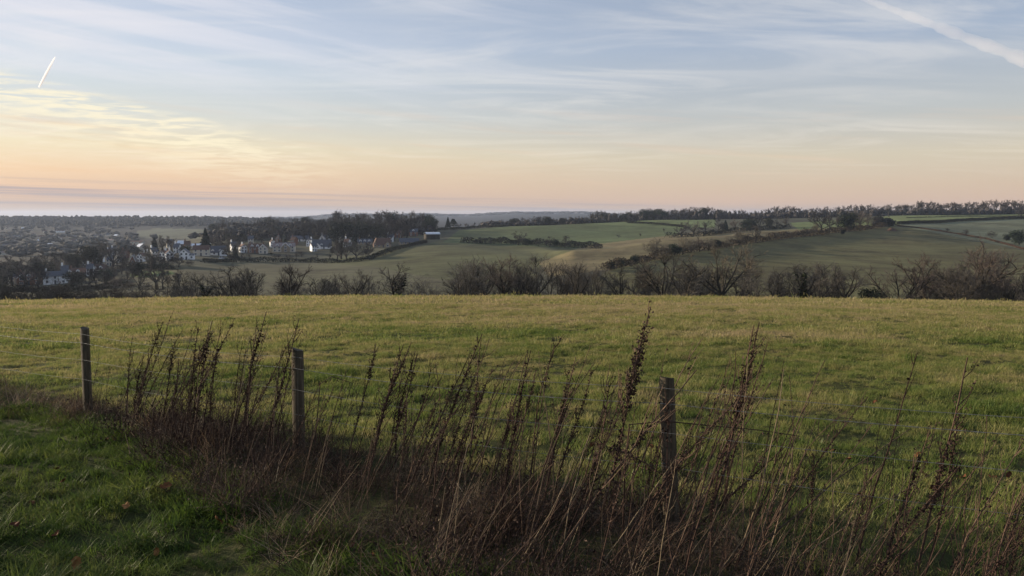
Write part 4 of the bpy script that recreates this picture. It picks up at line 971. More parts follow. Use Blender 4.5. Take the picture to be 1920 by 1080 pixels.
# ------------------------------------------------------------------ scatter helper (for what nobody could count)
def scatter(name, pts, rz, scl, tilt, idx, templates, label, cat):
    n = len(pts); me_ = bpy.data.meshes.new(name); me_.vertices.add(n); me_.vertices.foreach_set('co', np.asarray(pts, np.float32).ravel())
    a_ = me_.attributes.new('turn', 'FLOAT_VECTOR', 'POINT'); rot_ = np.zeros((n, 3), np.float32); rot_[:, :2] = tilt; rot_[:, 2] = rz; a_.data.foreach_set('vector', rot_.ravel())
    a_ = me_.attributes.new('size', 'FLOAT', 'POINT'); a_.data.foreach_set('value', np.asarray(scl, np.float32))
    a_ = me_.attributes.new('which', 'INT', 'POINT'); a_.data.foreach_set('value', np.asarray(idx, np.int32))
    o = tag(link(name, me_), label, cat, kind='stuff')
    ng = bpy.data.node_groups.new(name, 'GeometryNodeTree')
    ng.interface.new_socket('Geometry', in_out='INPUT', socket_type='NodeSocketGeometry'); ng.interface.new_socket('Geometry', in_out='OUTPUT', socket_type='NodeSocketGeometry')
    gi = ng.nodes.new('NodeGroupInput'); go = ng.nodes.new('NodeGroupOutput'); ip = ng.nodes.new('GeometryNodeInstanceOnPoints'); jg = ng.nodes.new('GeometryNodeJoinGeometry')
    for tm in reversed(templates):
        oi = ng.nodes.new('GeometryNodeObjectInfo'); oi.inputs['Object'].default_value = tm; oi.inputs['As Instance'].default_value = True
        ng.links.new(oi.outputs['Geometry'], jg.inputs[0])
    def attr(nm, dt):
        q_ = ng.nodes.new('GeometryNodeInputNamedAttribute'); q_.data_type = dt; q_.inputs['Name'].default_value = nm; return [s_ for s_ in q_.outputs if s_.enabled][0]
    ng.links.new(gi.outputs[0], ip.inputs['Points']); ng.links.new(jg.outputs[0], ip.inputs['Instance'])
    ip.inputs['Pick Instance'].default_value = True
    ng.links.new(attr('which', 'INT'), ip.inputs['Instance Index']); ng.links.new(attr('turn', 'FLOAT_VECTOR'), ip.inputs['Rotation']); ng.links.new(attr('size', 'FLOAT'), ip.inputs['Scale'])
    ng.links.new(ip.outputs[0], go.inputs[0])
    md = o.modifiers.new('scatter', 'NODES'); md.node_group = ng; return o


def tuft(name, seed, n, hgt, wid, rad, mat, lean=.35, curl=.5, flat=0.0):
    """a tuft of curved tapering blades"""
    rd = random.Random(seed); mb = MB()
    for i in range(n):
        a_ = rd.uniform(0, 6.283); r_ = rad * math.sqrt(rd.random()); p = Vector((math.cos(a_) * r_, math.sin(a_) * r_, -.01))
        b_ = rd.uniform(0, 6.283); d = Vector((math.cos(b_), math.sin(b_), 0)); side = Vector((-d.y, d.x, 0)); h = hgt * rd.uniform(.45, 1.15); ln = rd.uniform(.1, 1) * lean; k = len(mb.V)
        for f_, w_ in ((0, 1), (.4, .85), (.75, .55)):
            c = p + d * (h * (ln * f_ + curl * f_ * f_ * ln)) + Vector((0, 0, h * f_ * (1 - flat * f_)))
            mb.V += [tuple(c - side * wid * w_ / 2), tuple(c + side * wid * w_ / 2)]
        c = p + d * (h * (ln + curl * ln * 1.2)) + Vector((0, 0, h * (1 - flat))); mb.V.append(tuple(c))
        mb.F += [(k, k + 1, k + 3, k + 2), (k + 2, k + 3, k + 5, k + 4), (k + 4, k + 5, k + 6)]
    return bpy.data.objects.new(name, mb.mesh(name, mat))


for nm, lst, kinds, lb in (('inner_village_wood', BACK1, ('wood0', 'wood1', 'wood2', 'wood4'), 'inner mass of the bare wood on the hill behind the village'), ('inner_ridge_wood', BACK2, ('tall0', 'tall1', 'wood0', 'wood2'), 'inner mass of the bare wood along the right-hand ridge')):
    n = len(lst); scatter(nm, [tuple(g) for g, h in lst], rng.uniform(0, 6.28, n), [h for g, h in lst], np.zeros((n, 2)), rng.integers(0, 4, n), [one_of(K[k], 'wood_tree') for k in kinds], lb, 'wood')
M['meadow_blade'] = mat_blade('meadow_grass', [(.345, (.070, .112, .024, 1)), (.46, (.152, .182, .046, 1)), (.58, (.255, .232, .086, 1)), (.72, (.34, .268, .148, 1))], .30, 2.2, far=.095)
M['verge_blade'] = mat_blade('verge_grass', [(.36, (.034, .066, .011, 1)), (.52, (.076, .112, .021, 1)), (.70, (.145, .150, .042, 1))], .7, 4.0)
M['dead_blade'] = mat_blade('dead_grass', [(.34, (.040, .027, .020, 1)), (.50, (.085, .058, .041, 1)), (.62, (.135, .096, .066, 1)), (.76, (.30, .22, .14, 1))], 1.2, 8.0, .25, 1.6)
M['dead_leaf'] = mat_noise('dead_leaf', (.030, .019, .015), (.078, .048, .037), 14, rnd=.5)
M['dead_stem'] = mat_noise('dead_stem', (.042, .027, .020), (.105, .066, .048), 20, rnd=.5)
M['straw'] = mat_noise('straw_stalk', (.095, .071, .046), (.20, .15, .10), 18, rnd=.4)

FP = [Vector((.95 - 2.745 * k, 4.75 + 1.775 * k, 0)) for k in range(-2, 5)]      # fence posts
def side(x, y): return (x - .95) * .543 + (y - 4.75) * .840
def stripw(x): return np.clip((np.asarray(x) + 4.7) * .46, .15, 1.7)
g_ = np.random.default_rng(21)


def spots(y0, y1, n, cond, wmax=.74):
    y = np.sqrt(g_.uniform(y0 * y0, y1 * y1, n)); x = g_.uniform(-1, 1, n) * (wmax * y + 3.2)
    k = cond(x, y); x, y = x[k], y[k]; return np.stack([x, y, near_z(x, y)], 1)


def lay(name, pts, smin, smax, tmpl, label, tl=.12, lm=.38):
    n = len(pts); x, y = pts[:, 0], pts[:, 1]
    lump = 1 + lm * (np.sin(x * 3.7 + 2.1 * np.sin(y * 1.7)) * np.sin(y * 3.1 + 1.7 * np.sin(x * 1.3)) + .6 * np.sin(x * 1.1 + y * .6) * np.sin(y * .9 - x * .4))
    return scatter(name, pts, g_.uniform(0, 6.283, n), g_.uniform(smin, smax, n) * lump, g_.normal(0, tl, (n, 2)), g_.integers(0, len(tmpl), n), tmpl, label, 'grass')


tm_n = [tuft('meadow_tuft', 300 + i, 40, .052, .0042, .085, M['meadow_blade'], .7, .6) for i in range(4)]
tm_m = [tuft('meadow_tuft', 310 + i, 46, .060, .0075, .17, M['meadow_blade'], .7, .5) for i in range(4)]
tm_f = [tuft('meadow_tuft', 320 + i, 50, .085, .018, .42, M['meadow_blade'], .7, .5) for i in range(4)]
far_side = lambda x, y: side(x, y) > .2 - .75 * np.clip((x - .8) / 1.2, 0, 1)
pts = np.concatenate([spots(2.6, 16, 44000, far_side)]); lay('near_meadow_grass', pts, .55, 1.35, tm_n, 'short sunlit meadow grass just behind the fence', lm=.46)
pts = spots(15, 36, 41000, far_side); lay('middle_meadow_grass', pts, .6, 1.4, tm_m, 'short grass across the middle of the meadow', lm=.46)
pts = spots(35, 95, 45000, far_side); lay('far_meadow_grass', pts, .6, 1.35, tm_f, 'short grass out to the crest of the meadow', lm=.46)
# longer tussocks in the meadow
tm_t = [tuft('meadow_tussock', 330 + i, 60, .095, .005, .10, M['meadow_blade'], .8, .6) for i in range(3)]
pts = spots(2.6, 40, 3000, far_side); lay('meadow_tussocks', pts, .6, 1.5, tm_t, 'longer grass tussocks dotted over the meadow')
pts = spots(45, 82, 1500, far_side); lay('crest_tussocks', pts, .9, 2.0, tm_f, 'ragged longer grass towards the crest of the meadow')
# verge
tm_v = [tuft('verge_tuft', 340 + i, 48, .082, .0046, .075, M['verge_blade'], 1.0, .9, .15) for i in range(5)]
near_side = lambda x, y: side(x, y) < np.where(x < -4.2, -.05, -.72 * stripw(x))
pts = spots(1.0, 12, 34000, near_side, 1.0); lay('verge_grass', pts, .5, 1.3, tm_v, 'lush dark green verge grass on the near side of the fence', .2)
tm_l = [tuft('verge_tussock', 350 + i, 90, .20, .0050, .09, M['verge_blade'], 1.0, .9, .25) for i in range(3)]
pts = spots(1.6, 7, 520, lambda x, y: (side(x, y) < -.7 * stripw(x)) & (x > -1.3)); lay('verge_tussocks', pts, .5, 1.15, tm_l, 'longer arching green grass clumps at the edge of the weeds', .25)
# dead grass and tangled litter along the fence
tm_d = [tuft('dead_tuft', 360 + i, 40, .26, .0034, .11, M['dead_blade'], 1.3, .9, .40) for i in range(4)]
band = lambda x, y: (side(x, y) > -1.12 * stripw(x)) & (side(x, y) < .25 + .12 * np.sin(x * 2.1) - .75 * np.clip((x - .8) / 1.2, 0, 1)) & (x > -4.9)
def patchy(p_, lo): return p_[g_.uniform(lo, 1, len(p_)) < .62 + .5 * (np.sin(p_[:, 0] * 3.3 + 2 * np.sin(p_[:, 1] * 2.1)) * np.sin(p_[:, 1] * 3.9 + p_[:, 0]))]
pts = patchy(spots(1.6, 11, 11500, band, .85), -.15)
lay('dead_grass', pts, .35, 1.05, tm_d, 'tangle of dead brown grass along the foot of the fence', .35)
pts = spots(6.5, 13, 6600, lambda x, y: (np.abs(side(x, y) + .05) < .42) & (x < -4.3), .9); lay('dead_verge_grass', pts, .5, .95, tm_d, 'grey brown dead grass along the fence beyond the last post', .3)


def litter(seed):
    rd = random.Random(seed); mb = MB()
    for i in range(110):
        c = Vector((rd.gauss(0, .11), rd.gauss(0, .11), abs(rd.gauss(.06, .08)))); mb.leaf(c, rd.uniform(.007, .022), rd, 0, .5)
    for i in range(14):
        a_ = Vector((rd.gauss(0, .08), rd.gauss(0, .08), 0)); mb.spike(a_, a_ + Vector((rd.gauss(.06, .14), rd.gauss(0, .12), rd.uniform(.1, .42))), .0022)
    return bpy.data.objects.new('weed_litter', mb.mesh('weed_litter', M['dead_leaf']))


tm_b = [litter(370 + i) for i in range(4)]
pts = spots(1.6, 11, 5600, band, .85); pts = patchy(pts, -.1); lay('weed_litter', pts, .6, 1.35, tm_b, 'dark brown dead leaves and broken stalks under the weeds', .2)

# ------------------------------------------------------------------ wire fence
m, t, b = principled('weathered_post', .88, .15)
tcn = t.new('ShaderNodeTexCoord'); mp = t.new('ShaderNodeMapping'); mp.inputs['Scale'].default_value = (14, 14, .9); t.l.new(tcn.outputs['Object'], mp.inputs[0])
g1 = t.noise(mp.outputs[0], 3.0, 6, .65, .6); g2 = t.noise(tcn.outputs['Object'], 9, 4, .6)
cc = t.ramp(g1, [(.28, (.032, .027, .019, 1)), (.5, (.092, .074, .050, 1)), (.72, (.155, .130, .090, 1))])
cc = t.mix(t.smooth(g2, .48, .7), cc, (.066, .060, .042, 1)); t.put(b.inputs['Base Color'], cc)
bp = t.new('ShaderNodeBump'); bp.inputs['Strength'].default_value = .9; bp.inputs['Distance'].default_value = .008; t.l.new(g1, bp.inputs['Height']); t.l.new(bp.outputs[0], b.inputs['Normal'])
M['post'] = m
fence = empty('wire_fence', (FP[2].x, FP[2].y, H(FP[2].x, FP[2].y)))
tag(fence, 'post and wire fence with round weathered wooden posts and barbed strand', 'fence')
f0 = Vector(fence.location)
TOPS = {2: 708, 3: 655, 4: 615}; POSTPX = {2: 1253, 3: 559, 4: 152}; RAD = {2: .046, 3: .050, 4: .044}
tops = []
for k, p in enumerate(FP):
    gz = H(p.x, p.y); zt = P(POSTPX[k], TOPS[k], p.y).z if k in TOPS else gz + .99
    tops.append(Vector((p.x, p.y, zt)))
    rd = random.Random(60 + k); mb = MB(); r = RAD.get(k, .047); n, rows = 18, 12; off = [rd.uniform(-.05, .05) for _ in range(n)]
    lean = Vector((.012, 0, 0)) if k != 2 else Vector((-.055, 0, 0))
    for i in range(rows + 1):
        f_ = i / rows; z = gz - .25 + (zt - gz + .25) * f_
        for j in range(n):
            a_ = 6.283 * j / n; rr = r * (1 + off[j] + .02 * math.sin(5 * f_ + j) - (.03 if j in (4, 11) else 0)) * (1.06 - .08 * f_)
            if i == rows: rr *= .93
            mb.V.append((p.x + lean.x * f_ - lean.x * .95 + math.cos(a_) * rr - f0.x, p.y + lean.y * f_ + math.sin(a_) * rr - f0.y, z + (.004 * math.cos(a_ * 2) + .012 * math.cos(a_ + k) if i == rows else 0) - f0.z))
    for i in range(rows):
        for j in range(n): mb.F.append((i * n + j, i * n + (j + 1) % n, (i + 1) * n + (j + 1) % n, (i + 1) * n + j))
    mb.F.append(tuple(rows * n + j for j in range(n)))
    po = link('post', mb.mesh('post', M['post']), fence)
    for dz in (.055, .15, .33, .52):
        mb = MB(); c = Vector((p.x, p.y, zt - dz)) - f0; mb.tube([c + Vector((.543 * (r + .004) * sg - .84 * q_, .84 * (r + .004) * sg + .543 * q_, -.004)) for q_, sg in ((-.012, -.9), (0, -1.12), (.012, -.9))], .0018, 4); link('staple', mb.mesh('staple', M['wire']), po)
nrm = Vector((.543, .840, 0))
for wi, (dz, rad_, barbed) in enumerate(((.055, .0014, False), (.15, .0016, True), (.33, .0014, False), (.54, .0012, False))):
    pts_ = []
    for a_, b_, k in zip(tops[:-1], tops[1:], range(99)):
        for i in range(16):
            f_ = i / 16; q_ = a_.lerp(b_, f_) - nrm * .056; q_.z += -dz - .035 * 4 * f_ * (1 - f_) * (1 + .3 * math.sin(k * 3 + wi)); pts_.append(q_ - f0)
    mb = MB()
    if barbed:
        a1 = []; a2 = []
        for i in range((len(pts_) - 1) * 6):
            f_ = i / 6; j = int(f_); c = pts_[j].lerp(pts_[j + 1], f_ - j); ph = i * 1.1; o_ = Vector((.543 * math.cos(ph), .84 * math.cos(ph), math.sin(ph))) * .0014; a1.append(c + o_); a2.append(c - o_)
        mb.tube(a1, .0011, 4); mb.tube(a2, .0011, 4)
    else: mb.tube(pts_, rad_, 5)
    wo_ = link('wire', mb.mesh('wire', M['wire']), fence)
    if barbed:
        wo_['label'] = 'twisted barbed strand'
        for j in range(0, len(pts_) - 1):
            if not 24 < j < 76: continue
            for fr in (.25, .75):
                c = pts_[j].lerp(pts_[j + 1], fr); mb = MB()
                for s_ in range(4):
                    d = Vector((random.gauss(0, .4), random.gauss(0, .4), random.gauss(0, 1))).normalized(); mb.spike(c - d * .004, c + d * .014, .0011)
                link('barb', mb.mesh('barb', M['wire']), wo_)
# ------------------------------------------------------------------ dead weeds, one by one
def weed_kind(seed, style):
    """unit-height dead weed: stem with side shoots, and its clinging dead leaves and seed heads"""
    rd = random.Random(seed); st, lf = MB(), MB(); n = 10; pts = [Vector((0, 0, -.04))]; d = Vector((0, 0, 1))
    for i in range(n):
        d = (d + Vector((rd.gauss(.014, .050), rd.gauss(0, .045), 0))).normalized(); pts.append(pts[-1] + d * 1.04 / n)
    tx, ty = pts[-1].x, pts[-1].y; pts = [q_ - Vector((tx, ty, 0)) * (i / n) for i, q_ in enumerate(pts)]
    rs = {'dock': .0060, 'herb': .0048, 'thin': .0042, 'straw': .0042}[style]
    st.tube(pts, [rs * (1.15 - .72 * i / n) for i in range(n + 1)], 5)
    def on(f_): k = f_ * n; i = min(int(k), n - 1); return pts[i].lerp(pts[i + 1], k - i)
    nb = {'dock': 13, 'herb': 11, 'thin': 4, 'straw': 2}[style]
    for i in range(nb):
        f_ = rd.uniform(.38, .98) if style != 'thin' else rd.uniform(.65, .98); c = on(f_); a_ = rd.uniform(0, 6.283); ln = rd.uniform(.06, .20) * (1.35 - f_) * (1.3 if style == 'herb' else 1)
        mid = c + Vector((math.cos(a_) * ln * .35, math.sin(a_) * ln * .35, ln * .55)); tip = c + Vector((math.cos(a_) * ln * .55, math.sin(a_) * ln * .55, ln * 1.25))
        st.tube([c, mid, tip], [rs * .45, rs * .35, rs * .18], 3)
        if style in ('dock', 'herb'):
            for q_ in range(rd.randint(5, 14) if style == 'dock' else rd.randint(2, 5)):
                lf.leaf(c.lerp(tip, rd.uniform(.25, 1.05)) + Vector((rd.gauss(0, .006), rd.gauss(0, .006), rd.gauss(0, .008))), rd.uniform(.006, .014), rd, 0, .8)
    nl = {'dock': 290, 'herb': 100, 'thin': 12, 'straw': 4}[style]
    cl = [rd.uniform(.3, .85) for _ in range(5)]
    for i in range(nl):
        f_ = min(max(rd.gauss(rd.choice(cl), .07), .12), .99); c = on(f_); a_ = rd.uniform(0, 6.283); r_ = abs(rd.gauss(0, .013)) + .003
        lf.leaf(c + Vector((math.cos(a_) * r_, math.sin(a_) * r_, rd.uniform(-.03, .01))), rd.uniform(.008, .026), rd, -.8, rd.uniform(.3, .6))
    return st.mesh('stem', M['straw' if style == 'straw' else 'dead_stem']), lf.mesh('dead_leaves', M['dead_leaf'])


WK = {s_: [weed_kind(400 + 17 * i + ord(s_[0]), s_) for i in range(9)] for s_ in ('dock', 'herb', 'thin', 'straw')}
WD = {'dock': 'dark seedy dock stem', 'herb': 'branching brown weed', 'thin': 'thin bare weed stem', 'straw': 'pale straw stalk'}


sk = []
for i in range(5):
    rd = random.Random(500 + i); mb = MB()
    for j in range(3):
        c = Vector((rd.gauss(0, .05), rd.gauss(0, .05), -.02)); d = Vector((rd.gauss(.30, .16), rd.gauss(0, .13), 1)).normalized(); L = rd.uniform(.45, 1.0); m_ = c + d * L * .5 + Vector((rd.gauss(0, .012), rd.gauss(0, .012), 0)); mb.tube([c, m_, c + d * L + Vector((.03, 0, -.01))], [.0030, .0024, .0012], 4)
        for q_ in range(7):
            e_ = m_ + d * L * rd.uniform(-.1, .48); mb.leaf(e_ + Vector((rd.gauss(0, .008), rd.gauss(0, .008), 0)), rd.uniform(.008, .02), rd, -.5, .5)
    sk.append(bpy.data.objects.new('dry_stalks', mb.mesh('dry_stalks', M['dead_stem' if i < 4 else 'straw'])))
pts = spots(2.2, 11, 2900, lambda x, y: (side(x, y) > -.95 * stripw(x)) & (side(x, y) < .2) & (x > -4.3), .85); pts = patchy(pts, .1); n = min(len(pts), 720); pts = pts[:n]
scatter('dry_stalks', pts, g_.normal(0, .5, n), g_.uniform(.4, .95, n), g_.normal(0, .16, (n, 2)), g_.integers(0, 5, n), sk, 'thicket of thin dry stalks among the taller dead weeds', 'weeds')


def near_hit(px, row):
    a, t_ = ray(px, row); ys = np.linspace(1.2, 40, 4000); k = np.nonzero(near_z(a * ys, ys) >= EYE + t_ * ys)[0]
    y_ = float(ys[k[0]]) if len(k) else 40.0; return Vector((a * y_, y_, H(a * y_, y_)))


def weed(base, tip, style, label=None, rd=random, place='beside the wire fence'):
    d = tip - base; h = d.length
    o = empty('dead_weed', base); o.rotation_mode = 'QUATERNION'
    o.rotation_quaternion = d.to_track_quat('Z', 'Y') @ Euler((0, 0, rd.uniform(0, 6.28))).to_quaternion(); o.scale = (h * rd.uniform(.9, 1.1), ) * 2 + (h,)
    where = 'between end post and middle post' if base.x < -1.77 else 'between middle post and tilted post' if base.x < .95 else 'past the tilted post'
    lean_ = math.hypot(d.x, d.y) / max(d.z, .01); how = 'steeply slanting' if lean_ > .45 else 'leaning' if lean_ > .2 else 'upright'
    size_ = 'waist-high' if d.z > .85 else 'knee-high' if d.z > .5 else 'short'
    tag(o, label or '%s %s %s, %s' % (size_, how, WD[style], where), 'weed', None if label else 'dead weeds along the fence')
    s_, l_ = rd.choice(WK[style]); link('stem', s_, o); link('dead_leaves', l_, o); return o


rw = random.Random(77)
WEEDS = [  # base column, base row, tip column, tip row, style
    (158, 800, 186, 658, 'thin'), (203, 800, 207, 686, 'thin'), (237, 815, 248, 632, 'herb'), (243, 815, 270, 665, 'dock'), (240, 830, 283, 672, 'herb'), (305, 830, 336, 678, 'dock'), (318, 835, 352, 690, 'herb'),
    (342, 840, 372, 612, 'dock'), (358, 850, 398, 600, 'dock'), (372, 850, 392, 605, 'herb'), (384, 850, 416, 604, 'herb'), (402, 845, 408, 652, 'dock'), (425, 845, 462, 650, 'dock'), (440, 850, 500, 582, 'dock'), (450, 855, 480, 610, 'herb'),
    (432, 850, 455, 640, 'herb'), (468, 860, 505, 600, 'thin'), (500, 850, 562, 592, 'dock'), (520, 860, 546, 676, 'herb'), (512, 860, 531, 640, 'thin'), (575, 890, 622, 705, 'thin'), (590, 870, 650, 690, 'thin'), (606, 850, 640, 684, 'thin'),
    (652, 860, 704, 642, 'dock'), (640, 850, 668, 710, 'thin'), (676, 900, 772, 640, 'dock'), (690, 905, 757, 644, 'dock'), (712, 880, 786, 655, 'dock'), (728, 870, 760, 670, 'herb'), (720, 900, 814, 678, 'herb'), (745, 870, 780, 650, 'dock'),
    (700, 930, 830, 705, 'thin'), (820, 850, 835, 715, 'thin'), (800, 920, 905, 624, 'dock'), (815, 930, 895, 690, 'dock'), (878, 850, 903, 630, 'dock'), (845, 900, 925, 690, 'dock'), (900, 870, 948, 668, 'thin'), (870, 900, 940, 700, 'herb'),
    (930, 900, 988, 660, 'dock'), (940, 930, 1006, 690, 'dock'), (955, 900, 985, 700, 'thin'), (990, 930, 1045, 628, 'herb'), (1000, 930, 1035, 640, 'thin'), (1005, 940, 1080, 668, 'dock'), (1020, 950, 1066, 690, 'dock'), (1018, 960, 1120, 668, 'thin'),
    (1030, 950, 1110, 690, 'dock'), (1030, 970, 1165, 700, 'thin'), (1060, 930, 1164, 705, 'straw'), (1110, 900, 1158, 745, 'thin'), (1200, 900, 1250, 652, 'thin'), (1150, 990, 1322, 624, 'thin'), (1170, 960, 1225, 735, 'herb'),
    (1255, 960, 1370, 672, 'herb'), (1270, 980, 1376, 680, 'thin'), (1300, 960, 1400, 690, 'straw'), (1330, 960, 1414, 608, 'dock'), (1340, 940, 1424, 602, 'dock'), (1352, 960, 1440, 640, 'herb'), (1310, 950, 1352, 690, 'thin'), (1360, 950, 1380, 650, 'thin'),
    (1420, 950, 1470, 672, 'thin'), (1400, 1000, 1548, 672, 'thin'), (1480, 970, 1552, 738, 'straw'), (1450, 1010, 1606, 750, 'thin'), (1470, 980, 1480, 700, 'thin'), (1600, 1070, 1722, 655, 'thin'), (1605, 1060, 1650, 790, 'thin'), (1650, 1060, 1684, 815, 'thin'),
    (1725, 1075, 1816, 662, 'dock'), (1735, 1075, 1800, 770, 'dock'), (1760, 1060, 1850, 850, 'herb'), (1828, 1060, 1850, 770, 'thin'), (1440, 1010, 1712, 800, 'straw'), (1455, 1065, 1775, 872, 'straw'), (1430, 1060, 1640, 790, 'thin'), (1470, 1070, 1690, 830, 'thin'),
    (1880, 1075, 1918, 925, 'herb'), (1890, 1085, 1930, 900, 'dock'), (1905, 1080, 1935, 960, 'dock'), (1870, 1090, 1910, 960, 'dock'), (1115, 1075, 1275, 850, 'straw'), (1180, 1075, 1210, 905, 'straw'), (1060, 1050, 1130, 840, 'straw'), (970, 1060, 1080, 850, 'straw'),
    (880, 1040, 1010, 880, 'straw'), (1270, 1075, 1370, 910, 'straw'), (1310, 1075, 1440, 870, 'straw'), (1340, 1080, 1480, 900, 'straw'), (1300, 1000, 1480, 830, 'dock'), (1240, 1030, 1350, 860, 'straw'), (660, 1000, 770, 950, 'straw'), (620, 960, 690, 860, 'thin'), (690, 960, 700, 800, 'thin'), (740, 940, 860, 760, 'dock')]
for bx, by, tx, ty, stl in WEEDS:
    b_ = near_hit(bx, by); tip = P(tx, ty, b_.y + rw.uniform(-.12, .12)); weed(b_, tip, stl, None, rw)
b_ = near_hit(1118, 985); w0 = weed(b_, P(1222, 568, b_.y), 'dock', 'tallest dark dead weed, leaning, thick with seed heads, just left of a post', rw)
mb = MB()
for i in range(520):
    f_ = min(max(rw.gauss(rw.choice((.62, .70, .76, .84)), .05), .45), .97); a_ = rw.uniform(0, 6.28); q_ = abs(rw.gauss(0, .016)) + .004
    mb.leaf((math.cos(a_) * q_, math.sin(a_) * q_, f_ + rw.uniform(-.02, .01)), rw.uniform(.010, .024), rw, -.6, .6)
link('seed_heads', mb.mesh('seed_heads', M['dead_leaf']), w0)
for i in range(175):
    px = rw.choice((rw.uniform(220, 620), rw.uniform(600, 1420), rw.uniform(650, 1450), rw.uniform(1380, 1930)))
    a, _ = ray(px, 850); yf = (.95 * .543 + 4.75 * .84) / (a * .543 + .84)      # where this column crosses the fence
    dpt = yf + rw.uniform(-1.25, .25) * float(np.clip((a * yf + 4.6) * .45, .25, 1.0))
    if dpt < 2.6: continue
    b_ = Vector((a * dpt, dpt, H(a * dpt, dpt))); h = rw.uniform(.45, 1.12) if px < 1450 else rw.uniform(.3, .85); ln = rw.gauss(.30, .20)
    weed(b_, b_ + Vector((h * ln, h * rw.gauss(0, .14), h)), rw.choice(('dock', 'herb', 'herb', 'thin', 'thin', 'thin', 'straw')), None, rw)

def bent(pts_, label, leaves):
    """a broken stalk along given photo points (column, row, depth)"""
    pp = [P(*q_) for q_ in pts_]; pp[0].z = H(pp[0].x, pp[0].y) - .02; o = empty('dead_weed', pp[0]); tag(o, label, 'weed'); s_, l_ = MB(), MB(); pl_ = [q_ - pp[0] for q_ in pp]
    s_.tube(pl_, [.0052 - .0035 * i / len(pl_) for i in range(len(pl_))], 5); link('stem', s_.mesh('stem', M['dead_stem']), o)
    for i in range(leaves):
        k = rw.uniform(len(pl_) * .35, len(pl_) - 1.01); j = int(k); c = pl_[j].lerp(pl_[j + 1], k - j); l_.leaf(c + Vector((rw.gauss(0, .012), rw.gauss(0, .012), rw.gauss(-.012, .014))), rw.uniform(.01, .03), rw, -.5, .5)
    link('dead_leaves', l_.mesh('dead_leaves', M['dead_leaf']), o)
bent([(1168, 960, 4.5), (1172, 870, 4.5), (1180, 796, 4.5), (1250, 790, 4.5), (1330, 798, 4.45), (1420, 806, 4.4), (1500, 818, 4.35)], 'snapped dark stalk bent level across the front of a post', 12)
bent([(1300, 1000, 4.45), (1262, 905, 4.5), (1210, 868, 4.5), (1160, 845, 4.5), (1118, 830, 4.5)], 'broken weed drooping back to the left, thick with dead leaves', 160)
bent([(588, 890, 6.2), (600, 720, 6.2), (622, 706, 6.2), (660, 718, 6.2)], 'thin broken stem with a hooked tip by the middle post', 6)
# added hedge, out of view left, to keep low sun off the near verge
rh2 = random.Random(31); mb = MB(); st_ = MB()
for i in range(5200):
    f_ = rh2.random(); y_ = -3.0 + 9.2 * f_; z_ = rh2.random() ** .8 * (2.3 + .35 * math.sin(y_ * 1.7) + .2 * math.sin(y_ * 4.1)); x_ = -6.6 + rh2.gauss(0, .30) - .02 * y_
    mb.leaf((x_ + 6.6, y_, z_), rh2.uniform(.05, .10), rh2, 0, .7)
for i in range(26):
    y_ = -3 + 9.2 * i / 25; st_.tube([(rh2.gauss(0, .1), y_, -.2), (rh2.gauss(0, .2), y_ + rh2.gauss(0, .15), 1.1), (rh2.gauss(0, .25), y_ + rh2.gauss(0, .3), 2.1)], [.03, .02, .006], 5)
o = empty('hedge', (-6.6, 0, H(-6.6, 2))); tag(o, 'added out-of-view leafy hedge that shades the near verge', 'hedge'); link('foliage', mb.mesh('foliage', M['hedge']), o); link('stems', st_.mesh('stems', M['bark']), o)
# ------------------------------------------------------------------ fallen leaves
M['fallen'] = mat_noise('fallen_leaf', (.10, .044, .020), (.20, .088, .036), 25, rnd=.5)
def leaf_mesh(seed):
    rd = random.Random(seed); mb = MB(); n = 14; L = .05
    prof = [0, .42, .30, .55, .36, .50, .28, .0]; k = 8
    for i in range(k):
        x = (i / (k - 1) - .5) * 2 * L; cz = .012 * math.sin(i * .9 + seed); w_ = prof[i] * L * 1.3
        mb.V += [(x, -w_, cz + w_ * .45), (x, 0, cz), (x, w_, cz + w_ * rd.uniform(.2, .6))]
    for i in range(k - 1):
        for j in (0, 1): mb.F.append((i * 3 + j, (i + 1) * 3 + j, (i + 1) * 3 + j + 1, i * 3 + j + 1))
    mb.tube([(-L, 0, .012 * math.sin(seed)), (-L * 1.5, .006, .01)], .0012, 4)
    return mb.mesh('fallen_leaf', M['fallen'])
LM = [leaf_mesh(i) for i in range(4)]
for px, row in ((200, 838), (212, 836), (106, 894), (120, 917), (238, 968), (312, 928), (28, 1003), (106, 1022), (145, 1078), (295, 1055), (410, 995), (663, 1043), (700, 1062), (775, 868), (890, 1010), (1220, 845), (1110, 843), (1590, 870), (1612, 938), (1720, 862), (1733, 900), (1748, 925), (1806, 904), (1735, 878), (1890, 900), (1860, 905), (1560, 855), (835, 800), (900, 760), (1640, 760), (60, 960), (890, 830)):
    p = near_hit(px, row); o = link('fallen_leaf', rw.choice(LM)); o.location = p + Vector((0, 0, .062 if side(p.x, p.y) < 0 else .04)); o.rotation_euler = (rw.gauss(0, .5), rw.gauss(0, .5), rw.uniform(0, 6.28)); s_ = rw.uniform(.5, .85); o.scale = (s_,) * 3
    tag(o, 'curled orange brown fallen leaf lying in the %s' % ('verge grass before the fence' if side(p.x, p.y) < 0 else 'meadow grass behind the fence'), 'leaf', 'fallen leaves in the grass')

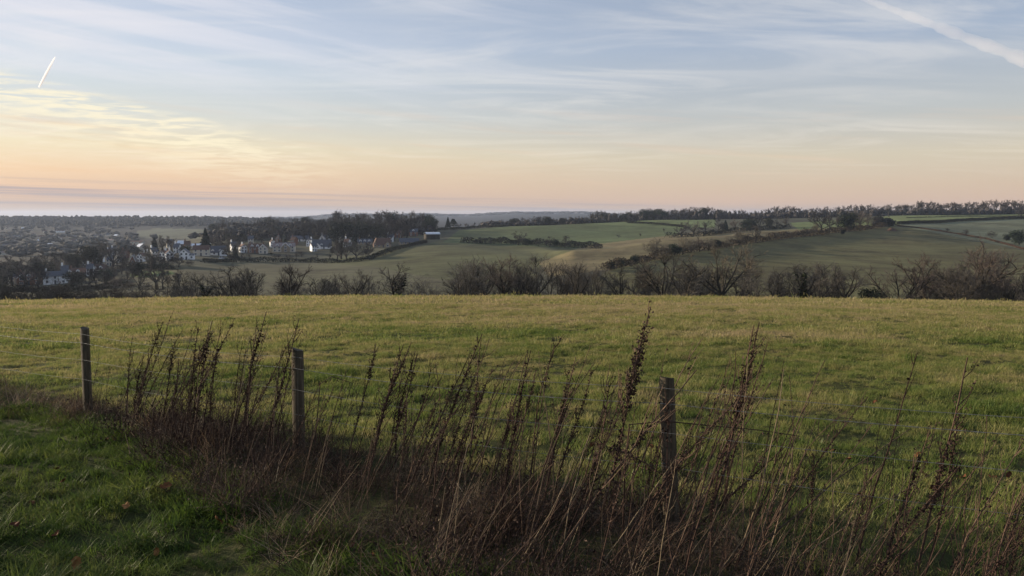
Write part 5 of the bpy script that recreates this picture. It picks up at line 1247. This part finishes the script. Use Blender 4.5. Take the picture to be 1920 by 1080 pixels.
# ------------------------------------------------------------------ contrails, 9 km up
def contrail(name, a_, b_, w0, w1, label, dens, rag, seed, tail=False):
    a_, b_ = Vector(a_), Vector(b_); n, ns = 60, 14; rd = random.Random(seed); mb = MB(); d = (b_ - a_).normalized(); sx = d.cross(Vector((0, 0, 1))).normalized(); up = sx.cross(d)
    for i in range(n + 1):
        f_ = i / n; c = a_.lerp(b_, f_); r = (w0 + (w1 - w0) * f_) * (1 + rag * (math.sin(f_ * 37 + seed) * .5 + math.sin(f_ * 91) * .3 + rd.uniform(-.3, .3)))
        if f_ < .06: r *= math.sqrt(f_ / .06) + .02
        if f_ > .94: r *= math.sqrt((1 - f_) / .06) + .02
        if tail: r *= .25 + .75 * math.sin(math.pi * min(f_ * .62 + .02, 1))
        for j in range(ns):
            t_ = 6.283 * j / ns; mb.V.append(tuple(c - a_ + (sx * math.cos(t_) + up * math.sin(t_) * .6) * r))
    for i in range(n):
        for j in range(ns): mb.F.append((i * ns + j, i * ns + (j + 1) % ns, (i + 1) * ns + (j + 1) % ns, (i + 1) * ns + j))
    mb.F.append(tuple(range(ns))[::-1]); mb.F.append(tuple(n * ns + j for j in range(ns)))
    vol6 = sum(Vector(mb.V[f_[0]]).dot(Vector(mb.V[f_[i]]).cross(Vector(mb.V[f_[i + 1]]))) for f_ in mb.F for i in range(1, len(f_) - 1))
    if vol6 < 0: mb.F = [f_[::-1] for f_ in mb.F]
    m_ = bpy.data.materials.new(name); m_.use_nodes = True; t = NT(m_.node_tree); t.n.clear()
    vs = t.new('ShaderNodeVolumeScatter'); vs.inputs['Color'].default_value = (1, 1, 1, 1); vs.inputs['Density'].default_value = dens; vs.inputs['Anisotropy'].default_value = .2
    oo = t.new('ShaderNodeOutputMaterial'); t.l.new(vs.outputs[0], oo.inputs['Volume']); m_.cycles.homogeneous_volume = True
    return tag(link(name, mb.mesh(name, m_, True), loc=a_), label, 'contrail')


contrail('contrail', P(1590, -14, 38000), P(1990, 138, 38000), 170, 540, 'broad fading white contrail spread across the upper sky', .00045, .3, 3)
contrail('contrail', P(104, 105, 40000), P(73, 164, 47000), 95, 60, 'short bright white contrail with tapering tail', .009, .05, 4, True)

# ------------------------------------------------------------------ haze in the air
HAZE = 0.000066
m = bpy.data.materials.new('haze'); m.use_nodes = True; t = NT(m.node_tree); t.n.clear()
pv = t.new('ShaderNodeVolumePrincipled'); pv.inputs['Density'].default_value = HAZE; pv.inputs['Color'].default_value = (.50, .60, .80, 1); pv.inputs['Anisotropy'].default_value = .25
oo = t.new('ShaderNodeOutputMaterial'); t.l.new(pv.outputs[0], oo.inputs['Volume'])
m.cycles.homogeneous_volume = True
mb = MB(); mb.box(-17500, 17500, -300, 13800, -90, 62)
tag(link('haze', mb.mesh('haze', m)), 'thin evening haze filling the valley air', 'haze', kind='stuff')
